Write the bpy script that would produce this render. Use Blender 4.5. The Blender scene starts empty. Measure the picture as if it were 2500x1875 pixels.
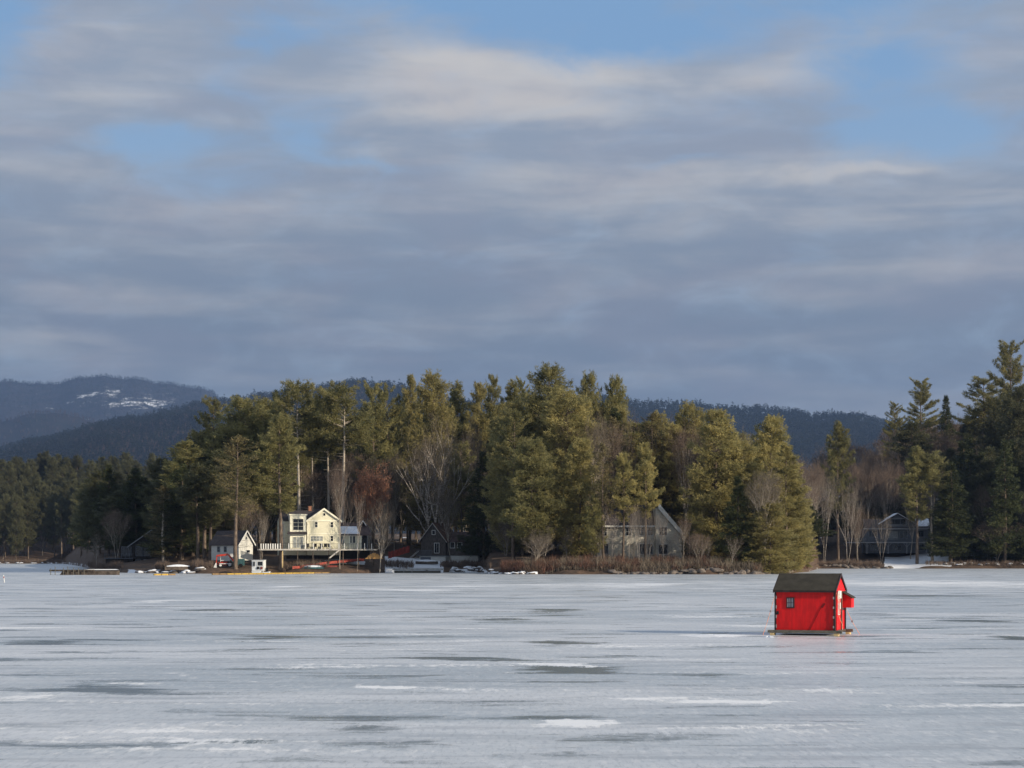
import bpy, math, random
import numpy as np
from mathutils import Vector, Matrix
R=math.radians
rng=np.random.default_rng(7); random.seed(7)
sc=bpy.context.scene
col=sc.collection
F=5000.0; HC=2.9; HZ=1362.0     # focal length in photo px, eye height, horizon row
def X(px,Y): return (px-1250)/F*Y
def Zp(py,Y): return HC-(py-HZ)/F*Y
SUN_AZ=R(30); SUN_EL=R(17)      # sun: right of and behind the camera
SUNV=Vector((math.cos(SUN_AZ)*math.cos(SUN_EL),-math.sin(SUN_AZ)*math.cos(SUN_EL),math.sin(SUN_EL)))

# ------------------------------------------------------------------ node helper
class NT:
    def __init__(s,tree): s.t=tree; s.t.nodes.clear()
    def n(s,typ,**kw):
        nd=s.t.nodes.new(typ)
        for k,v in kw.items(): setattr(nd,k,v)
        return nd
    def put(s,sock,v):
        if v is None: return
        if isinstance(v,bpy.types.NodeSocket): s.t.links.new(v,sock)
        else:
            if sock.type=='RGBA' and len(v)==3: v=(*v,1)
            sock.default_value=v
    def m(s,op,a,b=None,c=None,clamp=False):
        nd=s.n('ShaderNodeMath',operation=op,use_clamp=clamp)
        s.put(nd.inputs[0],a)
        if b is not None: s.put(nd.inputs[1],b)
        if c is not None: s.put(nd.inputs[2],c)
        return nd.outputs[0]
    def mix(s,f,a,b,mode='MIX'):
        nd=s.n('ShaderNodeMix',data_type='RGBA',blend_type=mode)
        s.put(nd.inputs[0],f); s.put(nd.inputs[6],a); s.put(nd.inputs[7],b)
        return nd.outputs[2]
    def noise(s,vec,scale,detail=4,rough=.5,dist=0):
        nd=s.n('ShaderNodeTexNoise')
        if vec is not None: s.put(nd.inputs['Vector'],vec)
        nd.inputs['Scale'].default_value=scale; nd.inputs['Detail'].default_value=detail
        nd.inputs['Roughness'].default_value=rough; nd.inputs['Distortion'].default_value=dist
        return nd.outputs[0]
    def ramp(s,f,lo,hi,a=0.,b=1.):
        nd=s.n('ShaderNodeMapRange',interpolation_type='SMOOTHSTEP')
        s.put(nd.inputs[0],f)
        for i,v in ((1,lo),(2,hi),(3,a),(4,b)): s.put(nd.inputs[i],float(v))
        return nd.outputs[0]
    def xyz(s,x,y,z=0.):
        nd=s.n('ShaderNodeCombineXYZ')
        s.put(nd.inputs[0],x); s.put(nd.inputs[1],y); s.put(nd.inputs[2],z); return nd.outputs[0]
    def sep(s,v):
        nd=s.n('ShaderNodeSeparateXYZ'); s.put(nd.inputs[0],v); return nd.outputs
    def blob(s,x,y,cx,cy,rx,ry):
        a=s.m('MULTIPLY_ADD',x,1/rx,-cx/rx); b=s.m('MULTIPLY_ADD',y,1/ry,-cy/ry)
        q=s.m('MULTIPLY_ADD',a,a,s.m('MULTIPLY',b,b))
        return s.m('EXPONENT',s.m('MULTIPLY',q,-1.0))
def new_mat(name):
    m=bpy.data.materials.new(name); m.use_nodes=True
    nt=NT(m.node_tree); out=nt.n('ShaderNodeOutputMaterial'); return m,nt,out
def mat(name,c,rough=.7,var=.15,scale=2.0,metal=0,spec=.3,c2=None,bump=0,stretch=(1,1,1),objrand=0,transl=0):
    m,nt,out=new_mat(name)
    tc=nt.n('ShaderNodeTexCoord').outputs['Object']
    mp=nt.n('ShaderNodeMapping'); nt.put(mp.inputs[0],tc); mp.inputs['Scale'].default_value=stretch
    nz=nt.noise(mp.outputs[0],scale,5,.6)
    c2=c2 or tuple(x*(1-var*1.6) for x in c)
    hi=tuple(min(1,x*(1+var)) for x in c)
    cc=nt.mix(nt.ramp(nz,.32,.68),c2,hi)
    if objrand:
        oi=nt.n('ShaderNodeObjectInfo').outputs['Random']
        cc=nt.mix(nt.m('MULTIPLY',oi,objrand),cc,tuple(x*.35 for x in c))
    p=nt.n('ShaderNodeBsdfPrincipled'); nt.put(p.inputs['Base Color'],cc)
    p.inputs['Roughness'].default_value=rough; p.inputs['Metallic'].default_value=metal
    p.inputs['Specular IOR Level'].default_value=spec
    if bump:
        b=nt.n('ShaderNodeBump'); b.inputs['Strength'].default_value=bump; b.inputs['Distance'].default_value=.03
        nt.put(b.inputs['Height'],nz); nt.put(p.inputs['Normal'],b.outputs[0])
    sh=p.outputs[0]
    if transl:
        tr=nt.n('ShaderNodeBsdfTranslucent'); nt.put(tr.inputs[0],cc)
        mx=nt.n('ShaderNodeMixShader'); mx.inputs[0].default_value=transl
        nt.t.links.new(sh,mx.inputs[1]); nt.t.links.new(tr.outputs[0],mx.inputs[2]); sh=mx.outputs[0]
    nt.t.links.new(sh,out.inputs[0]); return m

M={}
def add(k,*a,**kw): M[k]=mat(k,*a,**kw)
add('pine_shaded',(.15,.15,.075),.6,.3,.22,c2=(.085,.09,.045),objrand=.5,transl=.3)  # pine needles with shade put into the colour, for the shaded woods
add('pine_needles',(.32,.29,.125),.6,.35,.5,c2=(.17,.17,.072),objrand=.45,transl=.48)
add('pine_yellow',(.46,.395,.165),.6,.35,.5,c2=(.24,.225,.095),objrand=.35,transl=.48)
add('hemlock_needles',(.085,.095,.036),.65,.35,.3,c2=(.045,.058,.024),objrand=.5,transl=.2)
add('redpine_needles',(.19,.155,.075),.65,.35,.4,c2=(.10,.09,.035),objrand=.3,transl=.25)
add('pine_bark',(.17,.13,.10),.9,.3,1.5,c2=(.07,.055,.045),stretch=(3,3,.5),bump=.5)
add('grey_bark',(.42,.37,.31),.9,.3,2,c2=(.24,.21,.175),stretch=(3,3,.6),bump=.3)
add('birch_bark',(.55,.50,.44),.8,.2,3,c2=(.16,.13,.11),stretch=(.5,.5,4))
add('twigs_grey',(.205,.170,.130),.9,.2,.4,c2=(.14,.115,.09),objrand=.4)
add('twigs_pink',(.215,.160,.125),.9,.2,.4,c2=(.14,.105,.085),objrand=.4)
add('dry_leaves',(.30,.13,.07),.8,.3,1.5,c2=(.18,.08,.05))
add('brush_red',(.125,.062,.045),.9,.25,.3,c2=(.12,.088,.064))
add('rock',(.17,.14,.12),.9,.3,2.5,c2=(.09,.08,.07),bump=.6)
add('snow',(.80,.83,.88),.8,.05,2,bump=.2)
add('cream',(.72,.69,.53),.75,.06,1.5,stretch=(1,1,12))
add('cream_trim',(.86,.83,.68),.6,.04,2)
add('white_trim',(.75,.75,.72),.6,.06,2)
add('white_wall',(.62,.62,.58),.8,.1,1.5,stretch=(1,1,10))
add('grey_wall',(.62,.585,.50),.85,.15,1.2,stretch=(1,1,12))
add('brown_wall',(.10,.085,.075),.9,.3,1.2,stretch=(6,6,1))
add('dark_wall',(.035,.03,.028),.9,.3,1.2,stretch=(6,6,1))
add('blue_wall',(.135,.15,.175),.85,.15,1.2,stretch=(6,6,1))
add('blue_trim',(.28,.295,.315),.8,.1,1.2)
add('roof_dark',(.06,.05,.05),.8,.2,2,c2=(.04,.035,.04))
add('roof_brown',(.11,.075,.065),.9,.3,2,c2=(.06,.045,.045))
add('roof_rust',(.17,.09,.055),.9,.3,2,c2=(.08,.055,.045))
add('brick',(.35,.17,.11),.9,.2,6)
add('glass',(.020,.024,.030),.08,.3,1.0,spec=.6)
add('curtain',(.28,.30,.30),.8,.2,2)
add('deck_wood',(.45,.43,.40),.8,.15,2)
add('dark_wood',(.10,.08,.065),.9,.3,2)
add('weathered_wood',(.15,.14,.115),.9,.4,6,c2=(.07,.07,.06),stretch=(1,4,8))
add('new_wood',(.62,.47,.24),.8,.15,5)
add('brown_post',(.13,.09,.075),.85,.2,4)
add('hut_red',(.70,.010,.012),.5,.06,2.2,spec=.3,c2=(.54,.009,.011),stretch=(3,3,.7))
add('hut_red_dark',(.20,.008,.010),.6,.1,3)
add('hut_roof',(.055,.050,.040),.85,.18,3,c2=(.045,.041,.033),spec=.15,bump=.2)
add('trim_dark',(.035,.022,.024),.6,.2,3)
add('tape',(.34,.30,.30),.45,.05,4)
add('tape_white',(.80,.80,.76),.4,.05,4)
add('orange_rope',(.70,.22,.10),.8,.2,9,c2=(.7,.5,.4))
add('red_plastic',(.36,.06,.04),.6,.25,1.5)
add('red_paint',(.50,.05,.03),.4,.15,2)
add('yellow_float',(.50,.33,.07),.5,.15,2)
add('orange_float',(.28,.18,.08),.6,.2,2)
add('white_paint',(.72,.74,.74),.5,.08,2)
add('blue_tarp',(.10,.16,.30),.6,.2,2)
add('teal_paint',(.05,.12,.13),.5,.2,2)
add('black_metal',(.015,.015,.016),.5,.2,3)
add('orange_tarp',(.50,.28,.10),.7,.2,2)
add('kayak_red',(.20,.05,.04),.5,.2,2)

# ------------------------------------------------------------------ mesh helper
class MB:
    def __init__(s): s.v=[]; s.f=[]
    def box(s,x0,x1,y0,y1,z0,z1,M4=None):
        c=[(x,y,z) for z in (z0,z1) for y in (y0,y1) for x in (x0,x1)]
        if M4 is not None: c=[tuple(M4@Vector(p)) for p in c]
        b=len(s.v); s.v+=c
        s.f+=[(b,b+2,b+3,b+1),(b+4,b+5,b+7,b+6),(b,b+1,b+5,b+4),(b+2,b+6,b+7,b+3),(b,b+4,b+6,b+2),(b+1,b+3,b+7,b+5)]
        return s
    def prism(s,poly,a0,a1,axis='y'):
        b=len(s.v); n=len(poly)
        for a in (a0,a1):
            for p in poly:
                s.v.append((p[0],a,p[1]) if axis=='y' else (a,p[0],p[1]))
        s.f.append(tuple(range(b,b+n))[::-1]); s.f.append(tuple(range(b+n,b+2*n)))
        for i in range(n):
            j=(i+1)%n; s.f.append((b+i,b+j,b+n+j,b+n+i))
        return s
    def bar(s,p,q,w,h=None):
        p=Vector(p);q=Vector(q);d=q-p;L=d.length
        if L<1e-6: return s
        d/=L; up=Vector((0,0,1)) if abs(d.z)<.95 else Vector((0,1,0))
        a=d.cross(up).normalized()*(w/2); c=a.cross(d).normalized()*((h or w)/2)
        b=len(s.v)
        for e in (p,q): s.v+=[tuple(e+a+c),tuple(e-a+c),tuple(e-a-c),tuple(e+a-c)]
        s.f+=[(b,b+1,b+2,b+3),(b+7,b+6,b+5,b+4)]+[(b+i,b+4+i,b+4+(i+1)%4,b+(i+1)%4) for i in range(4)]
        return s
    def tube(s,p,q,r0,r1,n=6,cap=False):
        p=Vector(p);q=Vector(q);d=(q-p)
        if d.length<1e-6: return s
        d.normalize(); up=Vector((0,0,1)) if abs(d.z)<.9 else Vector((1,0,0))
        a=d.cross(up).normalized(); c=a.cross(d)
        b=len(s.v)
        for e,r in ((p,r0),(q,r1)):
            for i in range(n):
                t=2*math.pi*i/n; s.v.append(tuple(e+a*(r*math.cos(t))+c*(r*math.sin(t))))
        for i in range(n):
            j=(i+1)%n; s.f.append((b+i,b+j,b+n+j,b+n+i))
        if cap: s.f.append(tuple(range(b+n,b+2*n))); s.f.append(tuple(range(b,b+n))[::-1])
        return s
    def mesh(s,name):
        me=bpy.data.meshes.new(name); me.from_pydata(s.v,[],s.f); me.update(); return me
def link(o,parent=None):
    col.objects.link(o)
    if parent is not None: o.parent=parent
    return o
def obj(name,mb,m,parent=None,smooth=False):
    me=mb.mesh(name) if isinstance(mb,MB) else mb
    if m is not None and not me.materials: me.materials.append(M[m] if isinstance(m,str) else m)
    if smooth: me.shade_smooth()
    return link(bpy.data.objects.new(name,me),parent)
def tag(o,label=None,cat=None,group=None,kind=None):
    if label: o['label']=label
    if cat: o['category']=cat
    if group: o['group']=group
    if kind: o['kind']=kind
    return o
def thing(name,label,cat,loc=(0,0,0),rz=0,group=None):
    o=bpy.data.objects.new(name,None); col.objects.link(o)
    o.location=loc; o.rotation_euler=(0,0,rz); return tag(o,label,cat,group)
def np_mesh(name,V,Fc,k):
    """V (n,3), Fc (m,k)"""
    me=bpy.data.meshes.new(name); m=len(Fc)
    me.vertices.add(len(V)); me.vertices.foreach_set('co',np.asarray(V,dtype=np.float32).ravel())
    me.loops.add(m*k); me.loops.foreach_set('vertex_index',np.asarray(Fc,dtype=np.int32).ravel())
    me.polygons.add(m); me.polygons.foreach_set('loop_start',np.arange(0,m*k,k,dtype=np.int32))
    me.polygons.foreach_set('loop_total',np.full(m,k,dtype=np.int32))
    me.update(calc_edges=True); return me
def nrm(a): return a/(np.linalg.norm(a,axis=-1,keepdims=True)+1e-9)
def tufts(C,D,L,w,m,spread=.75):
    """fans of m needle blades at each centre C leaning along D"""
    C=np.repeat(C,m,0); D=np.repeat(D,m,0); n=len(C)
    d=nrm(nrm(D)+rng.normal(0,spread,(n,3)))
    sd=nrm(np.cross(d,rng.normal(0,1,(n,3))))*(w*rng.uniform(.7,1.3,(n,1)))
    ln=L*rng.uniform(.6,1.3,(n,1))
    C=C+rng.normal(0,L*.25,(n,3))
    V=np.empty((n,3,3)); V[:,0]=C-sd; V[:,1]=C+sd; V[:,2]=C+d*ln
    return V.reshape(-1,3)
def tri_mesh(name,V):
    return np_mesh(name,V,np.arange(len(V)).reshape(-1,3),3)

# ------------------------------------------------------------------ ground shape
SH=[(-2600,1035),(150,1035),(205,640),(222,455),(245,420),(330,392),(480,378),(560,378),(640,382),(900,385),(940,402),(1180,414),(1196,372),(1230,364),(1290,361),(1850,361),(1930,382),(1975,430),(2000,556),(2500,556),(3000,534),(3600,508),(4600,500)]
SHx=np.array([a for a,b in SH]);SHy=np.array([b for a,b in SH])
HP=[(-2600,.8,1.2,2),(100,.8,1.2,2),(215,1,5,9),(330,1.2,4,7),(560,2.2,6,9),(700,2.6,6.5,10),(900,2.6,6.5,10),(1150,2,6,10),(1250,2,6,10),(1850,2,6,10),(1905,.7,4,11),(1960,.7,8,19),(2050,1.2,13,34),(2200,1.3,17,44),(2400,2,22,56),(2500,2.5,26,60),(3000,4,30,62),(4600,4,30,60)]
HPx=np.array([a[0] for a in HP])
def vnoise(x,y):
    return (np.sin(x*.13+1.3)*np.cos(y*.11+.4)+.6*np.sin(x*.31+y*.23)+.4*np.cos(x*.57-y*.49+2))/2
def ground(x,Y):
    x=np.asarray(x,float);Y=np.asarray(Y,float)
    p=x/Y*F+1250
    S=np.interp(p,SHx,SHy)+1.6*np.sin(p*.021)+.9*np.sin(p*.057+1)
    d=Y-S
    h1=np.interp(p,HPx,[a[1] for a in HP]);h2=np.interp(p,HPx,[a[2] for a in HP]);h3=np.interp(p,HPx,[a[3] for a in HP])
    z=np.where(d<0,np.maximum(d*.25,-1.),0)
    t=np.clip(d/2.0,0,1); z=z+.55*t
    z=z+h1*np.clip(d/24,0,1)+(h2-h1)*np.clip((d-24)/76,0,1)+(h3-h2)*np.clip((d-100)/150,0,1)
    d2=Y-1037; z2=(2*np.clip(d2/24,0,1)+14*np.clip((d2-24)/76,0,1)+24*np.clip((d2-100)/150,0,1))*np.clip((600-p)/200,0,1)+.5
    z=np.where(d2>0,np.maximum(z,z2),z)
    z=z+np.clip(d/15,0,1)*.35*vnoise(x,Y)
    return z
def gz(x,Y): return float(ground(x,Y))
us=np.concatenate([np.linspace(-.75,-.27,60,endpoint=False),np.linspace(-.27,.27,640,endpoint=False),np.linspace(.27,.67,60)])
ds=np.concatenate([[-6,-2,-.7,0],np.linspace(.5,12,14),np.linspace(14,60,24),np.linspace(66,260,30),np.linspace(290,900,12)])
U,D=np.meshgrid(us,ds,indexing='ij')
SS=np.interp(U*F+1250,SHx,SHy)
YY=SS+D; XX=U*YY; ZZ=ground(XX,YY)
V=np.stack([XX,YY,ZZ],-1).reshape(-1,3)
nu,nd=U.shape
I=np.arange(nu*nd).reshape(nu,nd)
Fq=np.stack([I[:-1,:-1],I[1:,:-1],I[1:,1:],I[:-1,1:]],-1).reshape(-1,4)
me=np_mesh('shore_ground',V,Fq,4)
# where snow still lies (a property of the ground itself)
PX=(U*F+1250); sn=np.zeros_like(PX)
def sp(px0,px1,d0,d1,a):
    global sn
    wx=np.clip(np.minimum(PX-px0,px1-PX)/12,0,1); wd=np.clip(np.minimum(D-d0,d1-D)/1.5,0,1)
    sn=np.maximum(sn,a*wx*wd)
sp(-400,230,-6,8,.5);sp(225,330,0,10,.5);sp(300,420,-6,5,.6);sp(420,520,-6,3,.5);sp(755,900,9,18,.85);sp(780,960,3,10,.45);sp(930,1090,-6,26,.75);sp(1085,1190,10,26,.8);sp(1100,1300,-6,2.5,.6)
sp(1960,2260,-6,2,.45);sp(2150,2330,0,34,.85);sp(2330,2480,8,30,.5);sp(2050,2150,10,22,.4);sp(1480,1700,10,18,.35);sp(900,2600,60,900,.42);sp(-400,900,60,900,.35)
at=me.attributes.new('snow','FLOAT','POINT'); at.data.foreach_set('value',sn.ravel().astype(np.float32))
m,nt,out=new_mat('leaf_litter_and_snow')
pos=nt.n('ShaderNodeNewGeometry').outputs['Position']
mp=nt.n('ShaderNodeMapping'); nt.put(mp.inputs[0],pos); mp.inputs['Scale'].default_value=(1,.45,1)
n1=nt.noise(mp.outputs[0],.22,6,.62); n2=nt.noise(pos,1.3,5,.65)
att=nt.n('ShaderNodeAttribute',attribute_name='snow').outputs['Fac']
f=nt.ramp(nt.m('ADD',nt.m('MULTIPLY',n1,.8),nt.m('MULTIPLY',att,.75)),.80,.86)
lit=nt.mix(nt.ramp(n2,.35,.65),(.055,.036,.024),(.125,.075,.045))
cc=nt.mix(f,lit,(.78,.80,.84))
p=nt.n('ShaderNodeBsdfPrincipled'); nt.put(p.inputs['Base Color'],cc); p.inputs['Roughness'].default_value=.9
b=nt.n('ShaderNodeBump'); b.inputs['Strength'].default_value=.8; b.inputs['Distance'].default_value=.15; nt.put(b.inputs['Height'],n2); nt.put(p.inputs['Normal'],b.outputs[0])
nt.t.links.new(p.outputs[0],out.inputs[0])
me.materials.append(m); me.shade_smooth()
tag(link(bpy.data.objects.new('ground',me)),kind='structure')

# ------------------------------------------------------------------ ice
ME=MB(); ME.v=[(-3500,-120,0),(3500,-120,0),(3500,1400,0),(-3500,1400,0)]; ME.f=[(0,1,2,3)]
m,nt,out=new_mat('lake_ice')
pos=nt.n('ShaderNodeNewGeometry').outputs['Position']; sx,sy,sz=nt.sep(pos)
warp=nt.noise(pos,.9,3,.5)
wx=nt.m('MULTIPLY_ADD',warp,1.2,nt.m('MULTIPLY',sx,.42)); wv=nt.xyz(wx,sy)
big=nt.noise(wv,.11,4,.55,.3)      # broad pale / grey zones
mid=nt.noise(wv,.42,6,.6,.2)       # patches
mid2=nt.noise(nt.xyz(nt.m('MULTIPLY_ADD',sx,.42,31.),nt.m('ADD',sy,77.)),.30,5,.6)
fine=nt.noise(nt.xyz(nt.m('MULTIPLY',sx,.6),sy),3.2,8,.8)
streak=nt.noise(nt.xyz(nt.m('MULTIPLY_ADD',sx,.22,5.),sy),.75,6,.65)
crn=nt.noise(nt.xyz(nt.m('MULTIPLY',sx,5.0),nt.m('MULTIPLY',sy,.9)),1.,7,.78)
crn2=nt.noise(nt.xyz(nt.m('MULTIPLY_ADD',sx,11.,9.),nt.m('MULTIPLY',sy,1.6)),1.,5,.8)
micro=nt.noise(pos,38,3,.7)
def wpatch(px,py,hw,hh):
    Y=HC*F/(py-HZ); return nt.blob(wx2,wy2,(px-1250)/F*Y,Y,hw/F*Y,hh*Y*Y/(HC*F))
wob=nt.noise(pos,.8,5,.65); wx2=nt.m('ADD',sx,nt.m('MULTIPLY_ADD',wob,1.6,-.8)); wy2=nt.m('ADD',sy,nt.m('MULTIPLY_ADD',wob,-3.,1.5))
def summ(L):
    a=None
    for q in L:
        w=wpatch(*q[:4]); w=nt.m('MULTIPLY',w,q[4]) if len(q)>4 else w
        a=w if a is None else nt.m('ADD',a,w)
    return a
white=summ([(330,1668,110,6),(1380,1622,120,7),(1260,1644,60,5,.6),(940,1678,90,5),(1780,1711,190,9),(1420,1765,140,9),(620,1664,50,4,.8),(1740,1551,70,2.5,1.3),(60,1700,90,6,.8),(2360,1668,60,5,.7),(380,1468,60,3,.7),(700,1432,40,2,.8),(1150,1430,130,3,.6),(1500,1428,200,6,.7),(2250,1424,420,9,.7),(900,1440,260,4,.6)])
dark=summ([(640,1558,120,6),(1350,1568,90,6),(1240,1512,80,4),(1420,1632,110,9,1.1),(250,1680,150,7,.9),(900,1780,130,14,.8),(1735,1652,60,5,.6),(2370,1515,90,4),(2480,1558,50,7),(2150,1502,80,4,.9),(90,1568,90,4,.7),(1350,1490,60,4,.8),(1100,1606,120,6,.7),(2050,1765,170,8,.5),(520,1490,100,3,.7),(2300,1860,300,14,.5),(900,1815,300,8,.5),(1150,1730,150,8,.4),(2250,1455,120,3,.8)])
basec=nt.mix(nt.ramp(big,.35,.65),(.45,.51,.555),(.80,.82,.84))
basec=nt.mix(nt.m('MULTIPLY',nt.ramp(fine,.38,.66),.5),basec,(.80,.81,.82))
basec=nt.mix(nt.m('MULTIPLY',nt.ramp(crn,.50,.64),.55),basec,(.90,.90,.90))
basec=nt.mix(nt.m('MULTIPLY',nt.ramp(crn2,.52,.36),.45),basec,(.30,.34,.38))
basec=nt.mix(nt.m('MULTIPLY',nt.ramp(streak,.48,.66),.5),basec,(.34,.37,.40))
dk=nt.ramp(nt.m('ADD',nt.m('ADD',mid,nt.m('MULTIPLY',dark,.24)),nt.m('MULTIPLY_ADD',fine,.06,nt.m('MULTIPLY_ADD',crn,.16,-.08))),.568,.715)
basec=nt.mix(nt.m('MULTIPLY',dk,.85),basec,(.15,.185,.185))
wh=nt.ramp(nt.m('ADD',nt.m('ADD',mid2,nt.m('MULTIPLY',white,.27)),nt.m('MULTIPLY_ADD',fine,.12,nt.m('MULTIPLY_ADD',crn,.42,-.21))),.65,.76)
basec=nt.mix(wh,basec,(.93,.94,.95))
spk=nt.m('MULTIPLY',nt.ramp(nt.noise(nt.xyz(nt.m('MULTIPLY',sx,2.2),nt.m('MULTIPLY',sy,.55)),1.,6,.75),.58,.66),nt.ramp(big,.3,.6))
basec=nt.mix(nt.m('MULTIPLY',spk,.7),basec,(.92,.93,.95))
p=nt.n('ShaderNodeBsdfPrincipled'); nt.put(p.inputs['Base Color'],basec)
ro=nt.m('ADD',nt.m('MULTIPLY_ADD',dk,-.16,.32),nt.m('MULTIPLY',wh,.4)); nt.put(p.inputs['Roughness'],ro)
p.inputs['IOR'].default_value=1.31; p.inputs['Specular IOR Level'].default_value=.45
hgt=nt.m('ADD',nt.m('MULTIPLY',fine,.7),nt.m('ADD',nt.m('MULTIPLY',micro,.25),nt.m('MULTIPLY',wh,.8)))
b=nt.n('ShaderNodeBump'); nt.put(b.inputs['Strength'],nt.m('MULTIPLY_ADD',dk,-.28,.38)); b.inputs['Distance'].default_value=.035
nt.put(b.inputs['Height'],hgt); nt.put(p.inputs['Normal'],b.outputs[0])
nt.t.links.new(p.outputs[0],out.inputs[0])
tag(obj('lake_ice',ME,m),kind='structure')

# ------------------------------------------------------------------ far hills
def hill(name,Yb,Yr,Yend,prof,matname,zb=5,rough=6,u0=-.40,u1=.40,nU=260,nV=60,seed=1):
    px=np.array([a for a,b in prof]);py=np.array([b for a,b in prof])
    u=np.linspace(u0,u1,nU); t=np.linspace(0,1.35,nV)
    U,T=np.meshgrid(u,t,indexing='ij')
    Y=Yb+(Yr-Yb)*T; Y=np.where(T>1,Yr+(Yend-Yr)*(T-1)/.35,Y)
    pw=U*F+1250; zr=HC-(np.interp(pw,px,py)+2.6*np.sin(pw*.031+seed)+1.8*np.sin(pw*.077+2*seed)+1.2*np.sin(pw*.19)-HZ)/F*Yr
    prof_t=np.where(T<=1,np.clip(T,0,1)**.85,1-.5*(T-1))
    r=np.random.default_rng(seed)
    nz=0
    for k in range(6):
        fx=(2.2**k)*7; a=1/(1.8**k); ph=r.uniform(0,6.28,4)
        nz=nz+a*np.sin(U*fx*1.6+ph[0]+1.1*np.sin(T*3*(1.5**k)+ph[2]))*np.cos(T*(1.9**k)*2.0+ph[1])
    env=np.sin(np.clip(T,0,1)*math.pi)*np.sqrt(np.clip(1.02-T,0,1))*1.3
    Z=zb+(zr-zb)*prof_t+nz*rough*env
    X_=U*Y; V=np.stack([X_,Y,Z],-1)
    I=np.arange(nU*nV).reshape(nU,nV)
    Fq=np.stack([I[:-1,:-1],I[1:,:-1],I[1:,1:],I[:-1,1:]],-1).reshape(-1,4)
    me=np_mesh(name,V.reshape(-1,3),Fq,4); me.materials.append(M[matname]); me.shade_smooth()
    tag(link(bpy.data.objects.new(name,me)),kind='structure')
    return V
def hill_mat(name,c1,c2,snow=None):
    m,nt,out=new_mat(name); pos=nt.n('ShaderNodeNewGeometry').outputs['Position']
    n=nt.noise(pos,.010,6,.65); c=nt.mix(nt.ramp(n,.35,.65),c1,c2)
    if snow:
        x,y,z=nt.sep(pos)
        a=None
        for (bx,bz,rx,rz) in snow:
            q=nt.blob(x,z,bx,bz,rx,rz); a=q if a is None else nt.m('ADD',a,q)
        nn=nt.noise(nt.xyz(nt.m('MULTIPLY',x,1.),nt.m('MULTIPLY',y,.25),nt.m('MULTIPLY',z,2.2)),.012,9,.80)
        f=nt.ramp(nt.m('MULTIPLY_ADD',a,.075,nn),.615,.75); c=nt.mix(f,c,(.85,.87,.9))
    p=nt.n('ShaderNodeBsdfPrincipled'); nt.put(p.inputs['Base Color'],c); p.inputs['Roughness'].default_value=1; p.inputs['Specular IOR Level'].default_value=0
    nt.t.links.new(p.outputs[0],out.inputs[0]); M[name]=m
YM=14000
def ms(px,py,w,h): # snowy ledge on the mountain, in metres
    Y=13000; return (X(px,Y),Zp(py,Y),1.5*w/F*Y,1.4*h/F*Y)
hill_mat('mountain_forest',(.016,.018,.020),(.040,.035,.036),[ms(245,938,14,8),(*ms(265,955,38,12),),ms(200,975,34,22),ms(285,985,50,26),ms(375,970,30,32),ms(390,985,30,14),ms(45,950,25,9),ms(75,1012,40,8),ms(340,1000,40,14)])
hill_mat('hill_forest',(.014,.017,.013),(.030,.025,.021))
mprof=[(-900,1000),(-400,960),(-100,935),(0,930),(40,926),(80,930),(150,930),(200,919),(250,913),(300,915),(335,920),(380,931),(430,937),(470,938),(500,943),(525,955),(560,985),(650,1040),(900,1120),(1400,1180),(3300,1250)]
mprof=[(a,b+4) for a,b in mprof]
Vm=hill('mountain',10000,YM,16200,mprof,'mountain_forest',zb=110,rough=66,seed=5,nU=300,nV=80)
aprof=[(-900,1190),(-200,1120),(0,1087),(100,1062),(200,1038),(300,1012),(400,992),(500,973),(560,968),(620,962),(680,958),(740,948),(790,935),(850,928),(930,930),(985,936),(1050,960),(1200,985),(1400,975),(1500,958),(1560,968),(1650,974),(1750,980),(1850,985),(1950,993),(2000,1000),(2080,1003),(2150,1012),(2300,1040),(2700,1080),(3300,1120)]
aprof=[(a,b+16+(8 if a<520 else 0)+(8 if a>1400 else 0)) for a,b in aprof]
Va=hill('forested_hill',3200,7000,8200,aprof,'hill_forest',zb=14,rough=42,seed=3)
fprof=[(-900,1120),(-100,1050),(0,1028),(70,1012),(130,1004),(190,1012),(260,1045),(400,1130),(700,1250),(3300,1300)]
Vf=hill('foothill',8500,9800,11000,fprof,'hill_forest',zb=50,rough=30,seed=9)

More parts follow.
